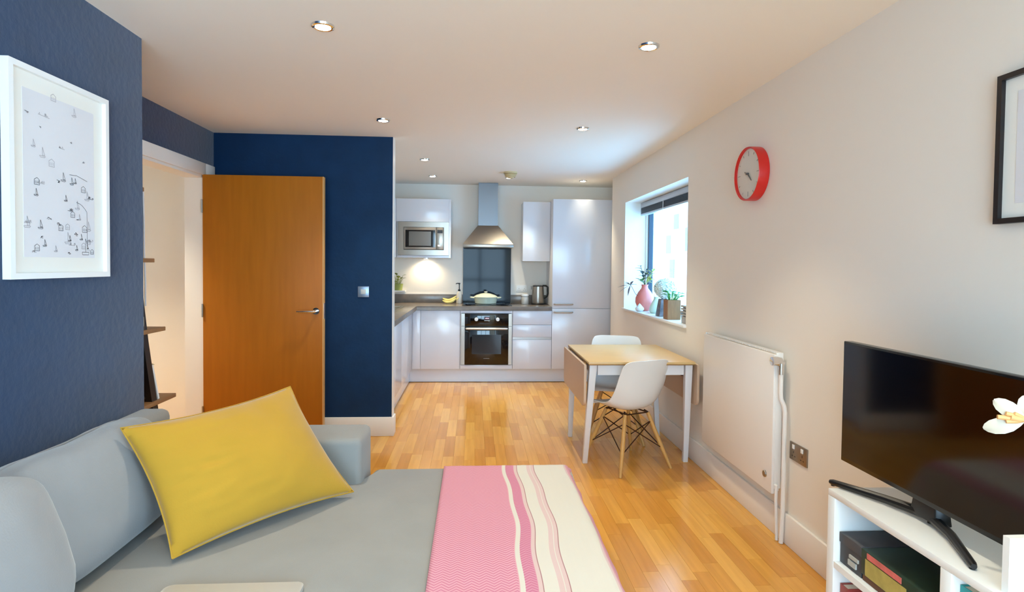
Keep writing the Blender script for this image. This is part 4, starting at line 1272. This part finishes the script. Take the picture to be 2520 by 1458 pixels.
for k in range(9):
    a = k*.7
    mb = MB(); tip = (-1.72+.05*cos(a), 2.90+.04*sin(a), .84+.05*rr.random())
    mb.tube([(-1.72, 2.89, .79), tip], .002, 5); leaf_at(mb, tip, (cos(a), sin(a), .3), .06, .02); part('leaf', mb, LEAF, vp, ang=60)
mb = MB(); mb.tube([(-1.70, 2.90, .80), (-1.64, 2.98, .88)], .002, 5); leaf_at(mb, (-1.64, 2.98, .88), (.5, .8, .2), .07, .024); part('leaf', mb, LEAF, vp, ang=60)
single('hanging_cord', MB().tube([(-1.595, 2.93, 1.742), (-1.594, 2.934, 1.60), (-1.596, 2.938, 1.45), (-1.594, 2.944, 1.30), (-1.598, 2.95, 1.215), (-1.60, 2.955, 1.18)], .004, 6), mat('cord_white', (222, 214, 214), .5), 'thin white cord hanging from the top of the ladder shelf', 'cord')

# ------------------------------------------------------------------ window sill things
SZ = WZ0
vs = thing('flower_vase', 'round coral pink vase with mixed foliage on the window sill', 'vase', (1.70, 5.70, SZ))
vx, vy_ = 1.700, 5.72
part('vase_body', MB().lathe([(0, SZ+.001), (.04, SZ+.001), (.07, SZ+.03), (.092, SZ+.085), (.090, SZ+.13), (.065, SZ+.185), (.034, SZ+.225), (.030, SZ+.245), (.036, SZ+.262), (.030, SZ+.262), (.026, SZ+.24), (0, SZ+.23)], (vx, vy_, 0), 32), mat('coral_glaze', (226, 128, 116), .3), vs)
rr = random.Random(21)
def spray(kind, base, tip, nl, ln, wd, m):
    mb = MB()
    base, tip = Vector(base), Vector(tip)
    mid = base.lerp(tip, .5)+Vector((0, 0, .03))
    pts = [base, base.lerp(mid, .6), mid, mid.lerp(tip, .6), tip]
    mb.tube(pts, .0028, 5)
    st = part('stem', mb, m, vs)
    for k in range(nl):
        f_ = .35+.65*k/max(1, nl-1)
        p = base.lerp(tip, f_)+Vector((0, 0, .06*f_*(1-f_)))
        a = rr.uniform(0, 2*pi)
        d = (tip-base).normalized()*.6+Vector((cos(a), sin(a)*.8, rr.uniform(-.3, .5)))
        m2 = MB(); leaf_at(m2, p, d, ln*rr.uniform(.8, 1.15), wd*rr.uniform(.8, 1.1)); part('leaf', m2, m, st, ang=60)
zt = SZ+.25
spray('a', (vx, vy_, zt), (vx-.03, vy_+.05, zt+.19), 5, .075, .022, LEAFD)
spray('b', (vx, vy_, zt), (vx+.015, vy_+.0, zt+.15), 6, .07, .022, LEAFD)
spray('c', (vx, vy_, zt), (vx+.06, vy_-.06, zt+.14), 7, .07, .018, LEAFY)
spray('d', (vx, vy_, zt), (vx-.05, vy_-.02, zt+.05), 6, .065, .026, LEAF)
spray('e', (vx, vy_, zt), (vx+.05, vy_-.03, zt+.06), 6, .065, .026, LEAFY)
# burgundy sprig drooping into the room
mb = MB(); mb.tube([(1.665, 5.70, SZ+.12), (1.60, 5.70, SZ+.17), (1.565, 5.70, SZ+.235), (1.545, 5.70, SZ+.262)], .0025, 5)
st = part('stem', mb, LEAFR, vs)
for (d, ln) in (((-1, 0, .05), .13), ((-.9, .3, -.4), .12), ((-.7, -.3, .35), .09), ((.6, .2, .2), .08), ((-.2, .2, -.9), .09), ((.2, -.3, .6), .07), ((-.8, -.2, .6), .09)):
    m2 = MB(); leaf_at(m2, (1.550, 5.70, SZ+.255), d, ln, .018); part('leaf', m2, LEAFR, st, ang=60)
cvase = single('bottle_vase', MB().lathe([(0, SZ+.001), (.03, SZ+.001), (.032, SZ+.01), (.030, SZ+.26), (.026, SZ+.285), (.024, SZ+.285), (.024, SZ+.02), (0, SZ+.02)], (1.775, 5.56, 0), 24), JARGL, 'tall clear cylinder vase against the window frame', 'vase')
single('bulb_ornament', MB().lathe([(0, SZ+.001), (.025, SZ+.001), (.042, SZ+.018), (.042, SZ+.034), (.024, SZ+.055), (.006, SZ+.075), (0, SZ+.082)], (1.622, 5.62, 0), 22), mat('chalk_white', (232, 230, 226), .5), 'small white bulb-shaped ornament in front of the coral vase', 'ornament')
single('pear_vase', MB().lathe([(0, SZ+.001), (.06, SZ+.001), (.072, SZ+.02), (.070, SZ+.055), (.048, SZ+.10), (.030, SZ+.135), (.028, SZ+.155), (.022, SZ+.155), (.02, SZ+.13), (0, SZ+.12)], (1.735, 5.43, 0), 28), mat('mint_glaze', (214, 234, 214), .35), 'squat pale mint vase beside the coral vase', 'vase')
# hydrangea in patterned pot
hy = thing('hydrangea', 'large white hydrangea in a grey patterned pot on the sill', 'plant', (1.69, 5.0, SZ))
hx_, hy_ = 1.690, 5.10
def pat_mat():
    m = mat('marbled_grey_pot', (112, 108, 112), .5, var=.6, vscale=16)
    return m
part('pot', MB().hexa([(hx_-.058, hy_-.058, SZ+.001), (hx_+.058, hy_-.058, SZ+.001), (hx_+.058, hy_+.058, SZ+.001), (hx_-.058, hy_+.058, SZ+.001), (hx_-.038, hy_-.038, SZ+.155), (hx_+.038, hy_-.038, SZ+.155), (hx_+.038, hy_+.038, SZ+.155), (hx_-.038, hy_+.038, SZ+.155)], bev=.006), pat_mat(), hy)
part('stem', MB().tube([(hx_, hy_, SZ+.15), (hx_+.005, hy_, SZ+.21)], .006, 6), LEAF, hy)
FLO = mat('hydrangea_petal', (232, 240, 232), .7)
rr = random.Random(4)
mb = MB()
hc = Vector((hx_+.01, hy_-.01, SZ+.245))
for k in range(260):
    z = 1-2*(k+.5)/260; a = k*2.39996
    d = Vector((math.sqrt(1-z*z)*cos(a), math.sqrt(1-z*z)*sin(a), z))
    p = hc+Vector((d.x*.092, d.y*.092, d.z*.086))*rr.uniform(.9, 1.04)
    s1 = d.cross(Vector((.3, .2, 1))).normalized(); s2 = d.cross(s1)
    for q in range(4):
        t_ = q*pi/2+rr.random()*.4
        e1 = s1*cos(t_)+s2*sin(t_); e2 = d.cross(e1)
        vv = [mb.bm.verts.new(w) for w in (p, p+e1*.012+e2*.009+d*.004, p+e1*.022+d*.006, p+e1*.012-e2*.009+d*.004)]
        mb.bm.faces.new(vv)
part('flower_head', mb, FLO, hy, ang=70)
part('flower_core', MB().superq(hc, .082, .082, .077, 1, 20, 12), FLO, hy)
# wooden pot with green plant
bp = thing('succulent_pot', 'green leafy plant in a square brown wooden pot on the sill', 'plant', (1.665, 4.83, SZ))
bxx, byy = 1.662, 4.80
BW = mat('brown_wood_pot', (150, 104, 62), .5, var=.15, vscale=12, stretch=(4, 4, 1))
mb = MB()
for (a, b, c, d) in ((-.055, -.055, .055, -.047), (-.055, .047, .055, .055), (-.055, -.047, -.047, .047), (.047, -.047, .055, .047)): mb.box(bxx+a, byy+b, SZ+.001, bxx+c, byy+d, SZ+.165)
part('wooden_pot', mb, BW, bp)
part('soil', B(bxx-.046, byy-.046, SZ+.002, bxx+.046, byy+.046, SZ+.152), SOIL, bp)
for k in range(18):
    a = k*2.4
    m2 = MB(); p = (bxx+.022*cos(a), byy+.022*sin(a), SZ+.152)
    tip = (bxx+.050*cos(a)+.01, byy+.050*sin(a), SZ+.185+.05*((k*7) % 10)/10)
    m2.tube([p, tip], .003, 5); leaf_at(m2, tip, (cos(a), sin(a), .4), .055, .028); part('leaf', m2, mat('bright_leaf', (86, 158, 74), .5, var=.15, vscale=25), bp, ang=60)
# ribbed planter at the near end of the sill
rp = thing('ribbed_block', 'grey ribbed block at the near end of the window sill', 'ornament', (1.70, 4.44, SZ))
RG = mat('ribbed_grey', (170, 164, 158), .6)
part('plinth', B(1.63, 4.36, SZ+.001, 1.76, 4.49, SZ+.055, bev=.003), RG, rp)
for k in range(4): part('rib', B(1.626, 4.356, SZ+.060+k*.022, 1.764, 4.494, SZ+.075+k*.022, bev=.003), RG, rp)
part('core', B(1.64, 4.37, SZ+.05, 1.75, 4.48, SZ+.135), mat('ribbed_grey_dark', (118, 114, 112), .7), rp)
